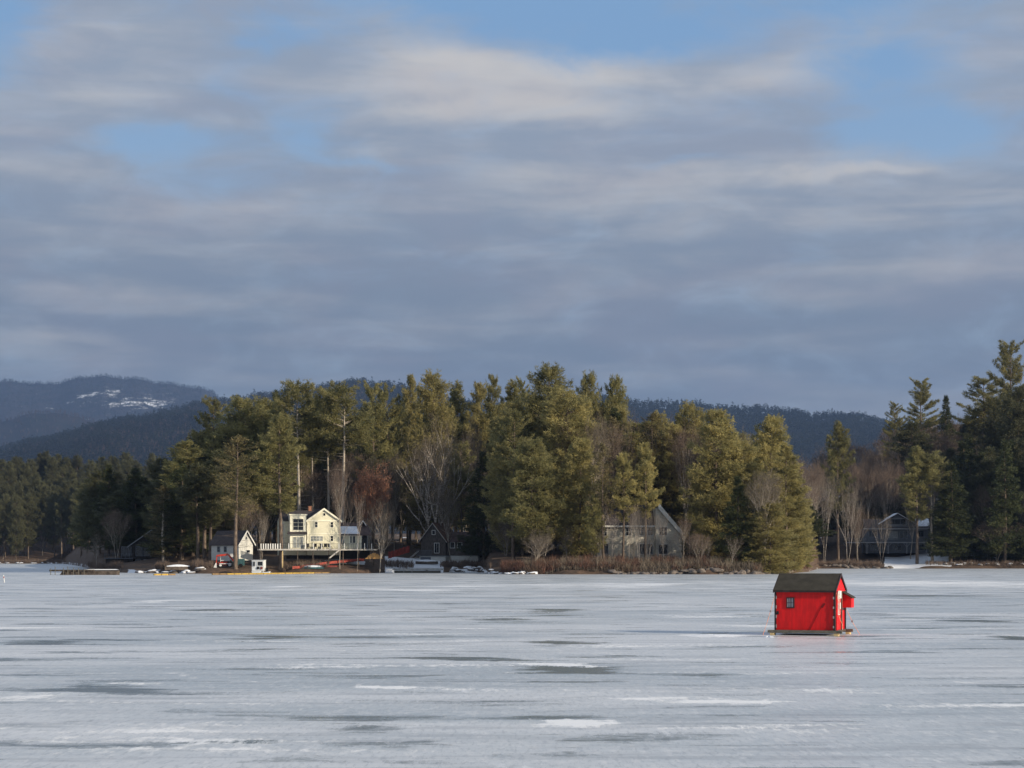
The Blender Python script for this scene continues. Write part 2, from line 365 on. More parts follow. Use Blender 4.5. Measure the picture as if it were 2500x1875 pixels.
def scatter_far(name,Vg,n,h,w,matname,bare=False,trange=(0.0,1.02),pxr=(-100,2700),seed=2,ridge=.25,vis=None):
    """one mesh of many small far-off trees rooted on the grid Vg"""
    r=np.random.default_rng(seed); nU,nV=Vg.shape[:2]
    jmax=(nV-1)/1.35
    out=[]
    a=r.uniform(0,nU-1.01,n*3); t=np.where(r.random(n*3)<ridge,r.uniform(.93,1.02,n*3),r.uniform(trange[0],trange[1],n*3)); bj=t*jmax
    i=a.astype(int); j=np.minimum(bj.astype(int),nV-2); fa=(a-i)[:,None]; fb=(bj-j)[:,None]
    P=Vg[i,j]*(1-fa)*(1-fb)+Vg[i+1,j]*fa*(1-fb)+Vg[i,j+1]*(1-fa)*fb+Vg[i+1,j+1]*fa*fb
    px=P[:,0]/P[:,1]*F+1250; k=(px>pxr[0])&(px<pxr[1])
    if vis is not None: k&=vis(px,t,r)
    P=P[k][:n]; n=len(P)
    H=h*r.uniform(.55,1.25,n)*(1+.25*(r.random(n)<.08)); W=w*r.uniform(.7,1.3,n)
    C=[];D=[]
    if not bare:
        m=34
        tt=r.random((n,m))**.8
        ang=r.uniform(0,6.28,(n,m)); rad=W[:,None]*.5*(1-tt)**.7*r.uniform(.5,1.1,(n,m))
        c=P[:,None,:]+np.stack([rad*np.cos(ang),rad*np.sin(ang),H[:,None]*(.15+.85*tt)],-1)
        d=np.stack([np.cos(ang),np.sin(ang),.35+0*ang],-1)
        L=.15*h
        c=c.reshape(-1,3);d=nrm(d.reshape(-1,3)+r.normal(0,.4,(n*m,3)))
        sd=nrm(np.cross(d,r.normal(0,1,(n*m,3))))*.05*h
        V=np.empty((n*m,3,3));V[:,0]=c-sd;V[:,1]=c+sd;V[:,2]=c+d*L
    else:
        m=16
        ang=r.uniform(0,6.28,(n,m)); le=r.uniform(.1,.5,(n,m))
        base=P[:,None,:]+np.stack([0*ang,0*ang,H[:,None]*r.uniform(.1,.5,(n,m))],-1)
        d=np.stack([np.cos(ang)*le,np.sin(ang)*le,1+0*ang],-1)
        c=base.reshape(-1,3); d=d.reshape(-1,3)*(.5*h)*r.uniform(.5,1.1,(n*m,1))
        sd=nrm(np.cross(d,r.normal(0,1,(n*m,3))))*.03*h
        V=np.empty((n*m,3,3));V[:,0]=c-sd;V[:,1]=c+sd;V[:,2]=c+d
    me=tri_mesh(name,V.reshape(-1,3)); me.materials.append(M[matname])
    return link(bpy.data.objects.new(name,me))
add('far_evergreen',(.017,.021,.014),1,.3,.002,c2=(.009,.012,.009),spec=0)
add('far_bare',(.085,.060,.048),1,.3,.002,c2=(.04,.03,.026),spec=0)
tag(scatter_far('mountain_trees',Vm,18000,20,10,'far_evergreen',seed=4,trange=(.35,1.02),ridge=.2),'dark evergreen forest covering the distant blue mountain','forest',kind='stuff')
tag(scatter_far('hill_evergreens',Va,20000,27,13,'far_evergreen',seed=5,trange=(.2,1.02),ridge=.10),'dark evergreen forest along the blue ridge behind the shore trees','forest',kind='stuff')
tag(scatter_far('hill_bare_woods',Va,11000,22,13,'far_bare',True,seed=6,trange=(.2,1.02),ridge=.2,pxr=(-100,900)),'pinkish bare woods on the crest of the middle hill','forest',kind='stuff')
tag(scatter_far('foothill_woods',Vf,5000,26,16,'far_bare',True,seed=8,trange=(.3,1.02)),'pale bare woods on the low foothill below the mountain','forest',kind='stuff')

# ------------------------------------------------------------------ tree prototypes (metres)
def limb(mb,pts,r0,r1,n=5):
    k=len(pts)-1
    for i in range(k):
        a=r0+(r1-r0)*i/k;b=r0+(r1-r0)*(i+1)/k
        mb.tube(pts[i],pts[i+1],a,b,n)
def make_pine(H=30,R0=5,base=.3,gap=.85,per=5,dens=1.0,blade=(.40,.046),droop=0.,asc=.55,lateral=.34,seed=0,stubs=True,prof=None,lean=0,rough=.3,m=8,vs=.28):
    r=np.random.default_rng(seed); tr=MB()
    tp=[Vector((lean*H*t*t*.1+.12*math.sin(t*5+seed),.12*math.cos(t*4+seed),H*t)) for t in np.linspace(0,1,9)]
    def tpos(z):
        t=min(max(z/H,0),1)*8;i=min(int(t),7);return tp[i].lerp(tp[i+1],t-i)
    limb(tr,tp,.019*H*.55,.03,7)
    cb=MB(); Cs=[];Ds=[]
    z=base*H
    while z<H*.985:
        t=(z-base*H)/(H*(1-base))
        pr=prof(t) if prof else (min(1,.45+2.2*t) if t<.25 else 1)*(1-t)**.5*(.93+.07*math.sin(8*t+seed))
        n=per+r.integers(-1,2)
        for k in range(n):
            if r.random()<.12: continue
            a=r.uniform(0,6.283); L=max(.35,R0*pr*r.uniform(1-rough*1.6,1.15))
            e=asc*(.15+.95*t)-droop+r.normal(0,.09)
            p0=tpos(z+r.uniform(-.3,.3)); dx,dy=math.cos(a),math.sin(a)
            npt=5; pts=[p0+Vector((dx*L*q,dy*L*q,L*(math.sin(e)*q+(.16-droop*.1)*q*q))) for q in np.linspace(0,1,npt)]
            limb(cb,pts,.012+.012*L,.012,3)
            nt_=max(4,int(dens*(3+L*L*1.25+L*2.2)))
            q=r.uniform(.22,1.03,nt_)**.8
            lw=lateral*L*(1-.65*np.abs(q-.55)/.5)*r.uniform(-1,1,nt_)
            bx=np.array([p0.x,p0.y,p0.z])[None]+np.stack([dx*L*q-dy*lw,dy*L*q+dx*lw,L*(math.sin(e)*q+(.16-droop*.1)*q*q)+r.normal(.35*vs,vs,nt_)-.06*np.abs(lw)],-1)
            Cs.append(bx); Ds.append(np.tile([dx*.7,dy*.7,.75-droop*1.2],(nt_,1))+np.stack([-dy*lw*.5,dx*lw*.5,0*lw],-1))
        z+=gap*r.uniform(.7,1.3)*(1-.35*t)
    nt_=int(14*dens); zz=r.uniform(.95,1.0,nt_)*H
    Cs.append(np.array([tuple(tpos(q)) for q in zz])+r.normal(0,.15,(nt_,3))); Ds.append(np.tile([0,0,1.],(nt_,1)))
    if stubs:
        z=.12*H
        while z<base*H:
            a=r.uniform(0,6.28);L=r.uniform(.5,2.6);p0=tpos(z)
            tr.tube(p0,p0+Vector((math.cos(a)*L,math.sin(a)*L,L*r.uniform(-.25,.3))),.04,.012,3); z+=r.uniform(.25,.8)
    C=np.concatenate(Cs);Dd=np.concatenate(Ds)
    V=tufts(C,Dd,blade[0],blade[1],m)
    nb=len(cb.v)
    # one crown mesh: needles plus the boughs that carry them (second slot)
    Vb=np.array(cb.v); fb=np.array(cb.f)
    tri=np.concatenate([fb[:,[0,1,2]],fb[:,[0,2,3]]])
    allV=np.concatenate([V,Vb]); allF=np.concatenate([np.arange(len(V)).reshape(-1,3),tri+len(V)])
    me=np_mesh('crown',allV,allF,3)
    return tr.mesh('trunk'),me,len(V)//3,H,2*R0
def fin(t,matn,bark):
    trm,cr,nn,H,W=t
    trm.materials.append(M[bark]); cr.materials.append(M[matn]); cr.materials.append(M[bark])
    mi=np.zeros(len(cr.polygons),dtype=np.int32); mi[nn:]=1; cr.polygons.foreach_set('material_index',mi)
    trm.shade_smooth()
    return trm,cr,H,W
PR={}
def pp(key,matn,bark,**k): PR[key]=fin(make_pine(**k),matn,bark)
pp('full0','pine_needles','pine_bark',H=30,R0=5,base=.14,seed=1,dens=2.1)
pp('full1','pine_yellow','pine_bark',H=30,R0=5,base=.18,seed=2,dens=2.1,asc=.4)
pp('full2','pine_yellow','pine_bark',H=30,R0=5,base=.06,seed=3,dens=2.1,asc=.3,droop=.08)
pp('mid0','pine_needles','pine_bark',H=30,R0=4.6,base=.38,seed=4,dens=2.1)
pp('mid1','pine_yellow','pine_bark',H=30,R0=4.6,base=.42,seed=5,dens=2.1,rough=.35)
pp('high0','pine_needles','grey_bark',H=30,R0=4.4,base=.60,seed=6,dens=2.1,prof=lambda t:(1-t)**.5*.9+.15)
pp('high1','pine_needles','grey_bark',H=30,R0=4.4,base=.66,seed=7,dens=2.1,prof=lambda t:(1-t)**.5*.9+.15)
pp('layer0','pine_needles','pine_bark',H=30,R0=5.5,base=.45,seed=8,gap=1.15,per=5,dens=1.9,asc=.75,lateral=.2,vs=.13,rough=.25,prof=lambda t:(1-t)**.55*.85+.2)
pp('layer1','pine_needles','pine_bark',H=30,R0=5.5,base=.30,seed=9,gap=1.2,per=5,dens=1.8,asc=.7,lateral=.22,vs=.15,rough=.3,prof=lambda t:(1-t)**.6*.9+.15)
RND=lambda t:(min(1,.55+2.6*t))*(1-t)**.40
pp('round0','pine_yellow','pine_bark',H=28,R0=5.6,base=.10,seed=31,gap=.75,per=6,dens=1.7,rough=.26,prof=RND,asc=.5,vs=.38,lateral=.4)
pp('round1','pine_needles','pine_bark',H=28,R0=5.6,base=.2,seed=32,gap=.75,per=6,dens=1.7,rough=.3,prof=RND,asc=.6,vs=.38,lateral=.4)
pp('round2','pine_yellow','pine_bark',H=28,R0=5.4,base=.04,seed=33,gap=.75,per=6,dens=1.7,rough=.34,prof=RND,asc=.4,vs=.4,lateral=.4)
pp('hem0','hemlock_needles','pine_bark',H=25,R0=4,base=.05,seed=10,gap=.6,per=6,dens=1.3,asc=.2,droop=.25,stubs=False,prof=lambda t:(1-t)**.85+.04)
pp('hem1','hemlock_needles','pine_bark',H=25,R0=4,base=.1,seed=11,gap=.65,per=6,dens=1.2,asc=.25,droop=.15,stubs=False,prof=lambda t:(1-t)**.8+.04)
pp('bushy','pine_yellow','pine_bark',H=25,R0=5.5,base=.0,seed=12,gap=.6,per=6,dens=1.7,asc=.35,droop=.12,stubs=False,prof=lambda t:(1-t)**.6*(1-.25*math.sin(5*t)**2)+.05)
pp('redp','redpine_needles','pine_bark',H=27,R0=4.4,base=.40,seed=13,gap=1.0,per=5,dens=.75,asc=.6,blade=(.5,.045),rough=.45)
pp('redp2','redpine_needles','grey_bark',H=27,R0=4,base=.08,seed=14,gap=1.0,per=5,dens=.7,asc=.3,droop=.1,blade=(.5,.045),rough=.5)

def make_bare(H=20,spread=.75,seed=0,trunks=1,fork=.35,depth=6,twig=.022,up=.22,r0=None,upright=0,kids=(2,4)):
    r=random.Random(seed); tr=MB(); tw=[]; cb=MB()
    r0=r0 or H*.011
    def grow(p,d,L,rad,lev):
        n=3; q=p
        for i in range(n):
            d2=(d+Vector((r.gauss(0,.10),r.gauss(0,.10),r.gauss(0,.05)+up*.08))).normalized()
            e=q+d2*(L/n); ra=rad*(1-.33*i/n);rb=rad*(1-.33*(i+1)/n)
            if lev<=2: (tr if lev<=1 else cb).tube(q,e,ra,rb,5 if lev==0 else 4)
            elif lev<=4: cb.tube(q,e,ra,rb,3)
            else: tw.append((tuple(q),tuple(e),twig*.62))
            q=e;d=d2
            if (lev>=1 or (lev==0 and i>0)) and lev<depth and r.random()<(.8 if lev else .9):
                sd=(d+Vector((r.gauss(0,1),r.gauss(0,1),r.gauss(.2,.5)))*spread*.9).normalized()
                grow(q,sd,L*r.uniform(.45,.7)*(1.5 if lev==0 else 1),rb*.5,lev+2)
        if lev<depth:
            k=r.randint(*kids)
            a0=r.uniform(0,6.28)
            for i in range(k):
                a=a0+6.283*i/k+r.gauss(0,.3); s=spread*r.uniform(.5,1.2)*(.7 if lev==0 else 1)
                nd=(d+Vector((math.cos(a)*s,math.sin(a)*s,up*.5+upright))).normalized()
                grow(q,nd,L*r.uniform(.62,.86),rad*.66*r.uniform(.7,1),lev+1)
    for k in range(trunks):
        a=r.uniform(0,6.28); ld=.02 if trunks==1 else .16
        grow(Vector((0 if trunks==1 else .3*math.cos(a),0 if trunks==1 else .3*math.sin(a),-.3)),Vector((math.cos(a)*ld,math.sin(a)*ld,1)).normalized(),H*fork,r0*(1 if trunks==1 else .7),0)
    T=np.array([(a,b) for a,b,c in tw]).reshape(-1,2,3); w=np.array([c for a,b,c in tw])[:,None]
    # fine twigs split off each end ribbon
    A=[];rg=np.random.default_rng(seed)
    d=T[:,1]-T[:,0]
    for rep in range(2):
        if rep==0: s,e,ww=T[:,0],T[:,1]+d*.3,w
        else:
            s=T[:,0]+d*rg.random((len(T),1)); L=np.linalg.norm(d,axis=1,keepdims=True)
            e=s+(nrm(nrm(d)+rg.normal(0,.5,d.shape)))*L*rg.uniform(.5,1.1,(len(T),1)); ww=w*.75
        sd=nrm(np.cross(e-s,rg.normal(0,1,s.shape)))*ww
        V=np.empty((len(s),3,3));V[:,0]=s-sd;V[:,1]=s+sd;V[:,2]=e;A.append(V)
    V=np.concatenate(A).reshape(-1,3)
    Vb=np.array(cb.v); fb=np.array(cb.f); tri=np.concatenate([fb[:,[0,1,2]],fb[:,[0,2,3]]])
    allV=np.concatenate([V,Vb]); allF=np.concatenate([np.arange(len(V)).reshape(-1,3),tri+len(V)])
    zt=allV[:,2].max(); Wd=np.percentile(np.hypot(allV[:,0],allV[:,1]),97)*2
    return tr.mesh('trunk'),np_mesh('crown',allV,allF,3),len(V)//3,zt,Wd
def pb(key,tw,bark,**k): PR[key]=fin(make_bare(**k),tw,bark)
pb('bare0','twigs_grey','grey_bark',seed=1,trunks=1,fork=.24,depth=6)
pb('bare1','twigs_grey','birch_bark',seed=2,trunks=3,fork=.27,depth=6,spread=.6,upright=.1)
pb('bare2','twigs_pink','grey_bark',seed=3,trunks=2,fork=.24,depth=6,spread=.7)
pb('bare3','twigs_pink','grey_bark',seed=4,trunks=1,fork=.30,depth=6,spread=.55,upright=.15)
pb('bare4','twigs_grey','grey_bark',seed=5,trunks=1,fork=.2,depth=6,spread=.75,up=.2)
pb('birch0','twigs_grey','birch_bark',seed=6,trunks=2,fork=.36,depth=5,spread=.4,upright=.25,r0=.16)
pb('birch1','twigs_pink','birch_bark',seed=7,trunks=1,fork=.36,depth=5,spread=.5,r0=.16)
pb('big','twigs_grey','birch_bark',seed=12,trunks=3,fork=.2,depth=6,spread=.9,up=.3,r0=.50,twig=.012)
# oak that keeps dry leaves
trm,cr,nn,H_,W_=make_bare(seed=21,trunks=2,fork=.25,depth=6,spread=.7)
co=np.empty(len(cr.vertices)*3,dtype=np.float32); cr.vertices.foreach_get('co',co); co=co.reshape(-1,3)
tips=co[2:nn*3:3]; tips=tips[np.random.default_rng(3).random(len(tips))<.42]
LV=tufts(tips,np.tile([0,0,-.3],(len(tips),1)),.22,.08,1,1.)
leafm=tri_mesh('leaves',LV); leafm.materials.append(M['dry_leaves'])
PR['oak']=fin((trm,cr,nn,H_,W_),'twigs_pink','grey_bark'); OAK_LEAVES=leafm

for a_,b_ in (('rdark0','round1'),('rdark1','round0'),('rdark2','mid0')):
    q=list(PR[b_]); q[1]=q[1].copy(); q[1].materials[0]=M['pine_shaded']; PR[a_]=tuple(q)  # same crowns again with the shade-darkened needles
NAMES={'rdark':'pine_tree','round':'pine_tree','full':'pine_tree','mid':'pine_tree','high':'pine_tree','layer':'pine_tree','hem':'hemlock_tree','bushy':'pine_tree','redp':'pine_tree','bare':'bare_tree','birch':'birch_tree','big':'bare_tree','oak':'oak_tree'}
def place(key,px,top,width,Y,label,group=None,rz=None,lean=0):
    trm,cr,H,W=PR[key]; x=X(px,Y); z0=gz(x,Y)-.25; h=Zp(top,Y)-z0
    nm=NAMES[key.rstrip('0123456789')]
    e=bpy.data.objects.new(nm,None); col.objects.link(e); e.empty_display_size=.5
    e.location=(x,Y,z0); s=width*(1.0 if key[:3] in('bar','bir','big','oak') else 1.42)/F*Y/W
    e.scale=(s,s,h/H); e.rotation_euler=(0,lean,rng.uniform(0,6.28) if rz is None else rz)
    if lean: e.rotation_mode='ZYX'
    tag(e,label,nm.split('_')[0]+' tree',group)
    for n_,m_ in (('trunk',trm),('crown',cr)): link(bpy.data.objects.new(n_,m_),e)
    if key=='oak': link(bpy.data.objects.new('leaves',OAK_LEAVES),e)
    return e
# ---- the trees one can tell apart: kind, px, top row, crown width px, distance
TL=[
('layer1',519,977,110,440,'dark layered pine, the leftmost tall one behind the small white shed'),
('round1',596,980,170,432,'broad dark green pine rising right above the white shed roof'),
('mid0',648,973,150,440,'dense green pine between the shed pine and the bare-trunked pines'),
('hem1',674,955,90,470,'narrow dark conifer showing just behind the sunlit pine tops over the cream house'),
('high0',728,938,112,420,'tall pine with long pale bare trunk directly above the cream house left bay'),
('high1',762,975,70,438,'slim pine with a bare pole trunk behind the tall pine above the cream house'),
('high0',800,955,90,428,'left of the twin flat-topped pines with bare lit trunks above the cream house gable'),
('high1',838,946,120,418,'right of the twin flat-topped pines with bare lit trunks above the cream house gable'),
('mid0',684,1012,122,386.5,'big dense green pine whose trunk crosses the left end of the cream house'),
('redp',577,1068,130,381.5,'thin brownish red pine with twin orange trunks in front of the white shed'),
('layer0',911,952,90,450,'dark shaded pine with bare trunk, left one of the pair behind the red-leaved oak'),
('layer0',945,957,90,455,'dark shaded pine with bare trunk, right one of the pair behind the red-leaved oak'),
('full1',1002,917,75,470,'pointed sunlit pine on the skyline left of the large rounded pine top'),
('round0',1057,920,120,455,'large rounded sunlit pine top above the spreading pale-limbed bare tree'),
('mid0',1116,931,80,475,'small ragged pine top right of the large rounded pine'),
('mid1',1168,940,80,470,'yellowish pine top on the skyline before the three small crowns'),
('full0',1203,919,70,480,'narrow pine spire on the skyline, tallest of the tops left of the highest pine'),
('mid0',1250,928,80,470,'dark pine crown in the saddle left of the highest pine'),
('layer1',1272,930,60,480,'thin open pine top just left of the highest pine'),
('round1',1340,905,150,405,'highest pine of the wooded point, with a broad layered crown'),
('round0',1385,960,170,393,'broad olive pine on the right shoulder of the highest pine'),
('layer1',1254,1005,115,385,'blue-green open-layered pine standing before the tip of the wooded point'),
('round2', 1416, 1074, 105, 378, 'yellow-green pine with low sweeping boughs near the shore left of the grey house'),
('round1',1438,922,80,440,'two-pronged pine top right of the highest pine on the skyline'),
('round1',1503,931,80,440,'rounded pine top on the skyline above the grey house'),
('redp',1497,1022,120,392,'sunlit pine with straight bare trunk crossing the left half of the grey house'),
('redp',1590,1012,115,398,'olive pine with reddish trunk above the white-edged roof of the grey house'),
('round0', 1685, 992, 105, 402, 'tall olive pine behind the right end of the grey house'),
('round2', 1750, 1005, 140, 382, 'massive yellow-olive pine with broad tiers right of the grey house'),
('round2',1880,1020,120,392,'olive pine with sloping right side near the open end of the point'),
('full2', 1920, 1085, 125, 378, 'low wide olive pine sweeping down to the ice above the red hut roof'),
('round2', 1880, 1230, 112, 369, 'bushy olive pine touching the shore behind the red hut'),
('hem0',1800,1165,90,371,'dark dense young hemlock between the massive pine and the pale bare tree'),
('mid0',2046,1029,78,575,'sunlit pine standing behind the white birches near the blue-grey house'),
('layer0',2248,935,84,700,'open-layered pine alone on the skyline above the blue-grey house'),
('layer1',2184,985,55,720,'small pine top poking up left of the lone layered pine'),
('hem0',2310,968,60,690,'pointed pale spruce among bare trees right of the lone layered pine'),
('redp',1472,1085,85,371,'pine with bare lower trunk at the left corner of the grey house'),
('mid1',1522,1110,70,372,'young pine with boughs hanging before the grey house roof'),
('mid1',1575,1085,70,373,'young pine with boughs hiding the roof between the grey house eaves and gable'),
('round1',1450,1215,48,371,'small bushy pine at the far left corner of the grey house'),
('birch1',1492,1230,50,369,'thin white trunk between the corner pine and the grey house door'),
('birch0',1560,1215,55,368,'pale twin-stemmed tree before the grey house centre windows'),
('birch1',1622,1240,50,370,'thin leaning pale tree before the grey house gable windows'),
('bare3',1668,1250,45,369,'brown bare tree crossing the right corner of the grey house'),
('bare2',2095,1215,60,566,'bare grey tree at the left end of the blue-grey house deck'),
('birch0',2150,1230,55,568,'bare tree in front of the blue-grey house patio door'),
('high1',2275,1110,80,568,'dark pine trunk at the right end of the blue-grey house deck'),
('mid0',2238,1090,90,567,'dark pine with reddish lit trunk standing before the blue-grey house'),
('hem1',2322,1130,100,566,'dark hemlock on the snowy bank right of the blue-grey house'),
('hem0',2440,1120,110,572,'black-green hemlock behind the leaning dim bare tree'),
('mid1', 1545, 1060, 130, 398, 'olive pine behind the roof ridge of the grey house'),
('mid1', 1640, 1040, 120, 400, 'yellowish pine rising above the white rake board of the grey house'),
('round1',1300,1080,130,376,'dark green pine with drooping boughs at the left of the sunlit point'),
('round0',1810,1080,120,384,'olive pine between the massive pine and the right end of the point'),
('layer0',2467,848,110,640,'tallest layered pine at the right edge of the view'),
('layer1',2400,925,130,655,'wide pine with upswept tips left of the tallest right edge pine'),
('rdark0',2488,950,110,610,'dark dense spruce below the tallest right edge pine'),
('rdark2',2225,1030,110,640,'dark hemlock behind the blue-grey house'),
('hem0',2350,1080,120,600,'very dark hemlock right of the blue-grey house'),
('layer1',1126,1085,90,440,'shadowed green pine behind the brown cottage roof'),
('hem1',1180,1105,95,425,'dark green hemlock right of the brown cottage'),
('full0',455,1080,150,425,'dark green pine with drooping boughs over the dark cottage right end'),
('redp2',400,1190,110,412,'bushy shaded pine hiding the right end of the dark cottage'),
('big', 1060, 985, 170, 432, 'large spreading bare tree with pale sunlit limbs above the brown cottage'),
('bare1',1152,1000,90,452,'bare tree with thin upright pale stems right of the large spreading one'),
('oak',905,1120,96,403,'oak holding rusty red dry leaves right of the cream house'),
('bare4',925,1215,85,388,'dark leaning bare tree at the water between cream house and orange fence'),
('bare3',830,1110,70,384.5,'bare tree before the cream house gable with trunk in front of the deck'),
('birch1',872,1180,42,385,'second bare tree before the right wing of the cream house'),
('bare2',760,1110,120,430,'bare tree haze just behind the cream house chimney'),
('birch0',637,1225,50,384.5,'pale birch trunk left of the cream house deck'),
('bare2',605,1200,90,412,'pinkish bare tree between the white shed and the birch'),
('round2',1938,1195,84,392,'low olive pine at the very tip of the point, overhanging the cove'),
('full2',1965,1265,62,424,'small dark-bottomed pine behind the tip of the point'),
('birch1',1456,1190,90,371,'white trunked tree on the shore left of the grey house'),
('birch1',1535,1195,60,372,'slender white trunk before the middle of the grey house'),
('birch0',1585,1225,55,371,'thin pale tree before the right windows of the grey house'),
('bare4',1304,1300,90,368,'small low bare tree with drooping crown near the tip of the point'),
('bare1',1235,1255,90,400,'arching bare tree over the snowy clearing right of the brown cottage'),
('bare0',1869,1125,140,368,'pale bare tree in front of the olive pines at the right of the point'),
('bare2',1705,1290,80,368,'reddish bare shrub-like tree beside the grey house right corner'),
('birch1',1785,1300,60,366,'small crooked pale tree below the massive olive pine'),
('birch0',2013,1120,80,562,'left white birch clump in front of the shaded hillside'),
('birch0',2068,1150,95,560,'right white birch clump beside the blue-grey house deck'),
('bare2',2430,1255,130,566,'leaning dim bare tree on the shaded shore at far right'),
('birch1',237,1285,40,433,'leaning pale birch behind the end of the dark dock'),
('bare2',283,1225,90,440,'twiggy bare tree over the dark cottage deck'),
('bare0',1100,1180,90,428,'grey bare tree just behind the brown cottage ridge'),
('redp2',1040,1130,120,440,'thin greenish cedar wrapped around the base of the large spreading bare tree'),
]
for k,px,top,w,Y,lab in TL: place(k,px,top,w,Y,lab)
# ---- fill of the woods
SK=[(-300,1110),(0,1097),(150,1092),(330,1090),(420,1095),(470,1020),(520,1000),(600,995),(660,985),(730,975),(820,975),(900,985),(950,990),(1000,965),(1060,960),(1120,975),(1200,965),(1260,960),(1340,960),(1400,985),(1440,975),(1500,975),(1560,1000),(1620,1010),(1700,1020),(1760,1030),(1830,1045),(1880,1055),(1930,1090),(1960,1100),(2000,1065),(2050,1055),(2100,1055),(2160,1035),(2200,1020),(2250,1010),(2310,1000),(2380,975),(2430,950),(2500,915),(3600,900)]
def sky_row(px): return float(np.interp(px,[a for a,b in SK],[b for a,b in SK]))
fr=random.Random(11)
def fill(n,pxr,dr,keys,off,wr,label,group,hmax=34,hmin=14,ab=None):
    for i in range(n):
        px=pxr[0]+(pxr[1]-pxr[0])*(i+fr.random())/n; Y=(ab or float(np.interp(px,SHx,SHy)))+fr.uniform(*dr)
        top=sky_row(px)+fr.uniform(*off); x=X(px,Y); z0=gz(x,Y); h=Zp(top,Y)-z0
        h=min(max(h,hmin),hmax)*fr.uniform(.93,1.); top=HZ-(z0+h-HC)/Y*F
        place(fr.choice(keys),px,top,fr.uniform(*wr)*F/Y,Y,label,group)
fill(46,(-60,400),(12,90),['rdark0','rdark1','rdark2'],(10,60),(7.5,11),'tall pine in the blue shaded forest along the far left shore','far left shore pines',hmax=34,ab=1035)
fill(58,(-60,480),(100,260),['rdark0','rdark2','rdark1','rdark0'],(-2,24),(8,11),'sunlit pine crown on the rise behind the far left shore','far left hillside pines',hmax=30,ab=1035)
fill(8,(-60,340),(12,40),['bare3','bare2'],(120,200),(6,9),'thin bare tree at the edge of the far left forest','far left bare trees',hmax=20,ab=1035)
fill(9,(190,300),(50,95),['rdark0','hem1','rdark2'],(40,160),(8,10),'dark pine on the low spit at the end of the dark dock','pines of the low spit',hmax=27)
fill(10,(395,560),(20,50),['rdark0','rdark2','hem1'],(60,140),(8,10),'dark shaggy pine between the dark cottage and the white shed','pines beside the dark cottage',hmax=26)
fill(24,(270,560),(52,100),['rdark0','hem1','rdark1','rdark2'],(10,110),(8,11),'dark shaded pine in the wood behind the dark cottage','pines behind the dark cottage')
fill(44,(560,1230),(66,140),['rdark0','round1','full0','mid0','rdark1'],(5,60),(7,10),'shaded evergreen deep in the wood behind the cream house and brown cottage','evergreens behind the houses')
fill(34,(620,1225),(40,110),['bare0','bare2','bare3','bare1'],(60,170),(7,10),'bare tree in the wood behind the cream house and brown cottage','bare trees behind the houses',hmax=24)
fill(44,(1225,1910),(40,100),['round0','round1','round2','full1','hem1'],(2,70),(8,11),'evergreen inside the wooded point behind the grey house','evergreens of the wooded point')
fill(28,(1400,1880),(22,90),['bare2','bare3','bare0'],(-28,14),(7,10),'bare tree top rising between the pines of the wooded point','bare trees of the wooded point',hmax=30)
fill(14,(1300,1880),(6,25),['birch1','birch0','birch1','redp2'],(250,330),(3.5,5),'thin young tree in the understorey of the sunlit point','understorey trees of the point',hmax=11,hmin=5)
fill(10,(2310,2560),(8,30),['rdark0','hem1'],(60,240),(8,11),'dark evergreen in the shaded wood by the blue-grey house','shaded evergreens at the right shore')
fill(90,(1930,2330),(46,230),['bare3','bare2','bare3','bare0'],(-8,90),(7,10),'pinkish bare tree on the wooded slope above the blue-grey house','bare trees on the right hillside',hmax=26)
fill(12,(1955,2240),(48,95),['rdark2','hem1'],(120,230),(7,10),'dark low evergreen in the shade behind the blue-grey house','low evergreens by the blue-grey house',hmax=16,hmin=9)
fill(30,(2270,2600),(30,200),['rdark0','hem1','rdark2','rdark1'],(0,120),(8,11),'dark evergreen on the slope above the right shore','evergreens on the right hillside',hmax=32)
fill(56,(2180,2580),(14,170),['bare2','bare3','bare0'],(-6,130),(7,10),'bare tree among evergreens on the slope at far right','bare trees far right',hmax=24)
fill(42,(2560,3700),(6,70),['full0','hem0','hem1','mid0'],(0,120),(9,12),'evergreen of the shore wood continuing to the right','evergreens of the continuing shore',hmax=36,hmin=28)

# ---- brush along the shore (uncountable)
def brush(name,specs,matn,label,seed):
    r=np.random.default_rng(seed); A=[]
    for (p0,p1,d0,d1,h,n) in specs:
        px=r.uniform(p0,p1,n); S=np.interp(px,SHx,SHy); Y=S+r.uniform(d0,d1,n); x=(px-1250)/F*Y
        z=ground(x,Y); cl=.55+.45*np.sin(px*.11+seed)*np.cos(px*.043+1)
        for rep in range(7):
            a=r.uniform(0,6.28,n); l=r.uniform(.05,.75,n); H=h*r.uniform(.3,1.1,n)*(.6+.4*cl)
            s=np.stack([x,Y,z+H*r.uniform(0,.5,n)],-1); d=np.stack([np.cos(a)*l,np.sin(a)*l,np.ones(n)],-1)*(H*.6)[:,None]
            sd=nrm(np.cross(d,r.normal(0,1,(n,3))))*r.uniform(.015,.04,(n,1))
            V=np.empty((n,3,3));V[:,0]=s-sd;V[:,1]=s+sd;V[:,2]=s+d;A.append(V)
    me=tri_mesh(name,np.concatenate(A).reshape(-1,3)); me.materials.append(M[matn])
    return tag(link(bpy.data.objects.new(name,me)),label,'brush',kind='stuff')
brush('shoreline_brush',[(1225,1560,1,6,2.1,2800),(1640,1780,1,6,1.5,800),(1840,1972,1,9,1.8,900),(1900,1975,9,30,2.2,700),(1300,1800,6,14,2.4,3000),(1225,1330,.5,5,2.3,1200)],'brush_red','red-brown leafless brush along the sunlit shore of the wooded point',1)
brush('dry_brush',[(1225,1905,1,9,2.6,1600),(1225,1905,.5,3,1.1,1500)],'twigs_grey','dry tan stems standing among the red-brown shoreline brush',4)
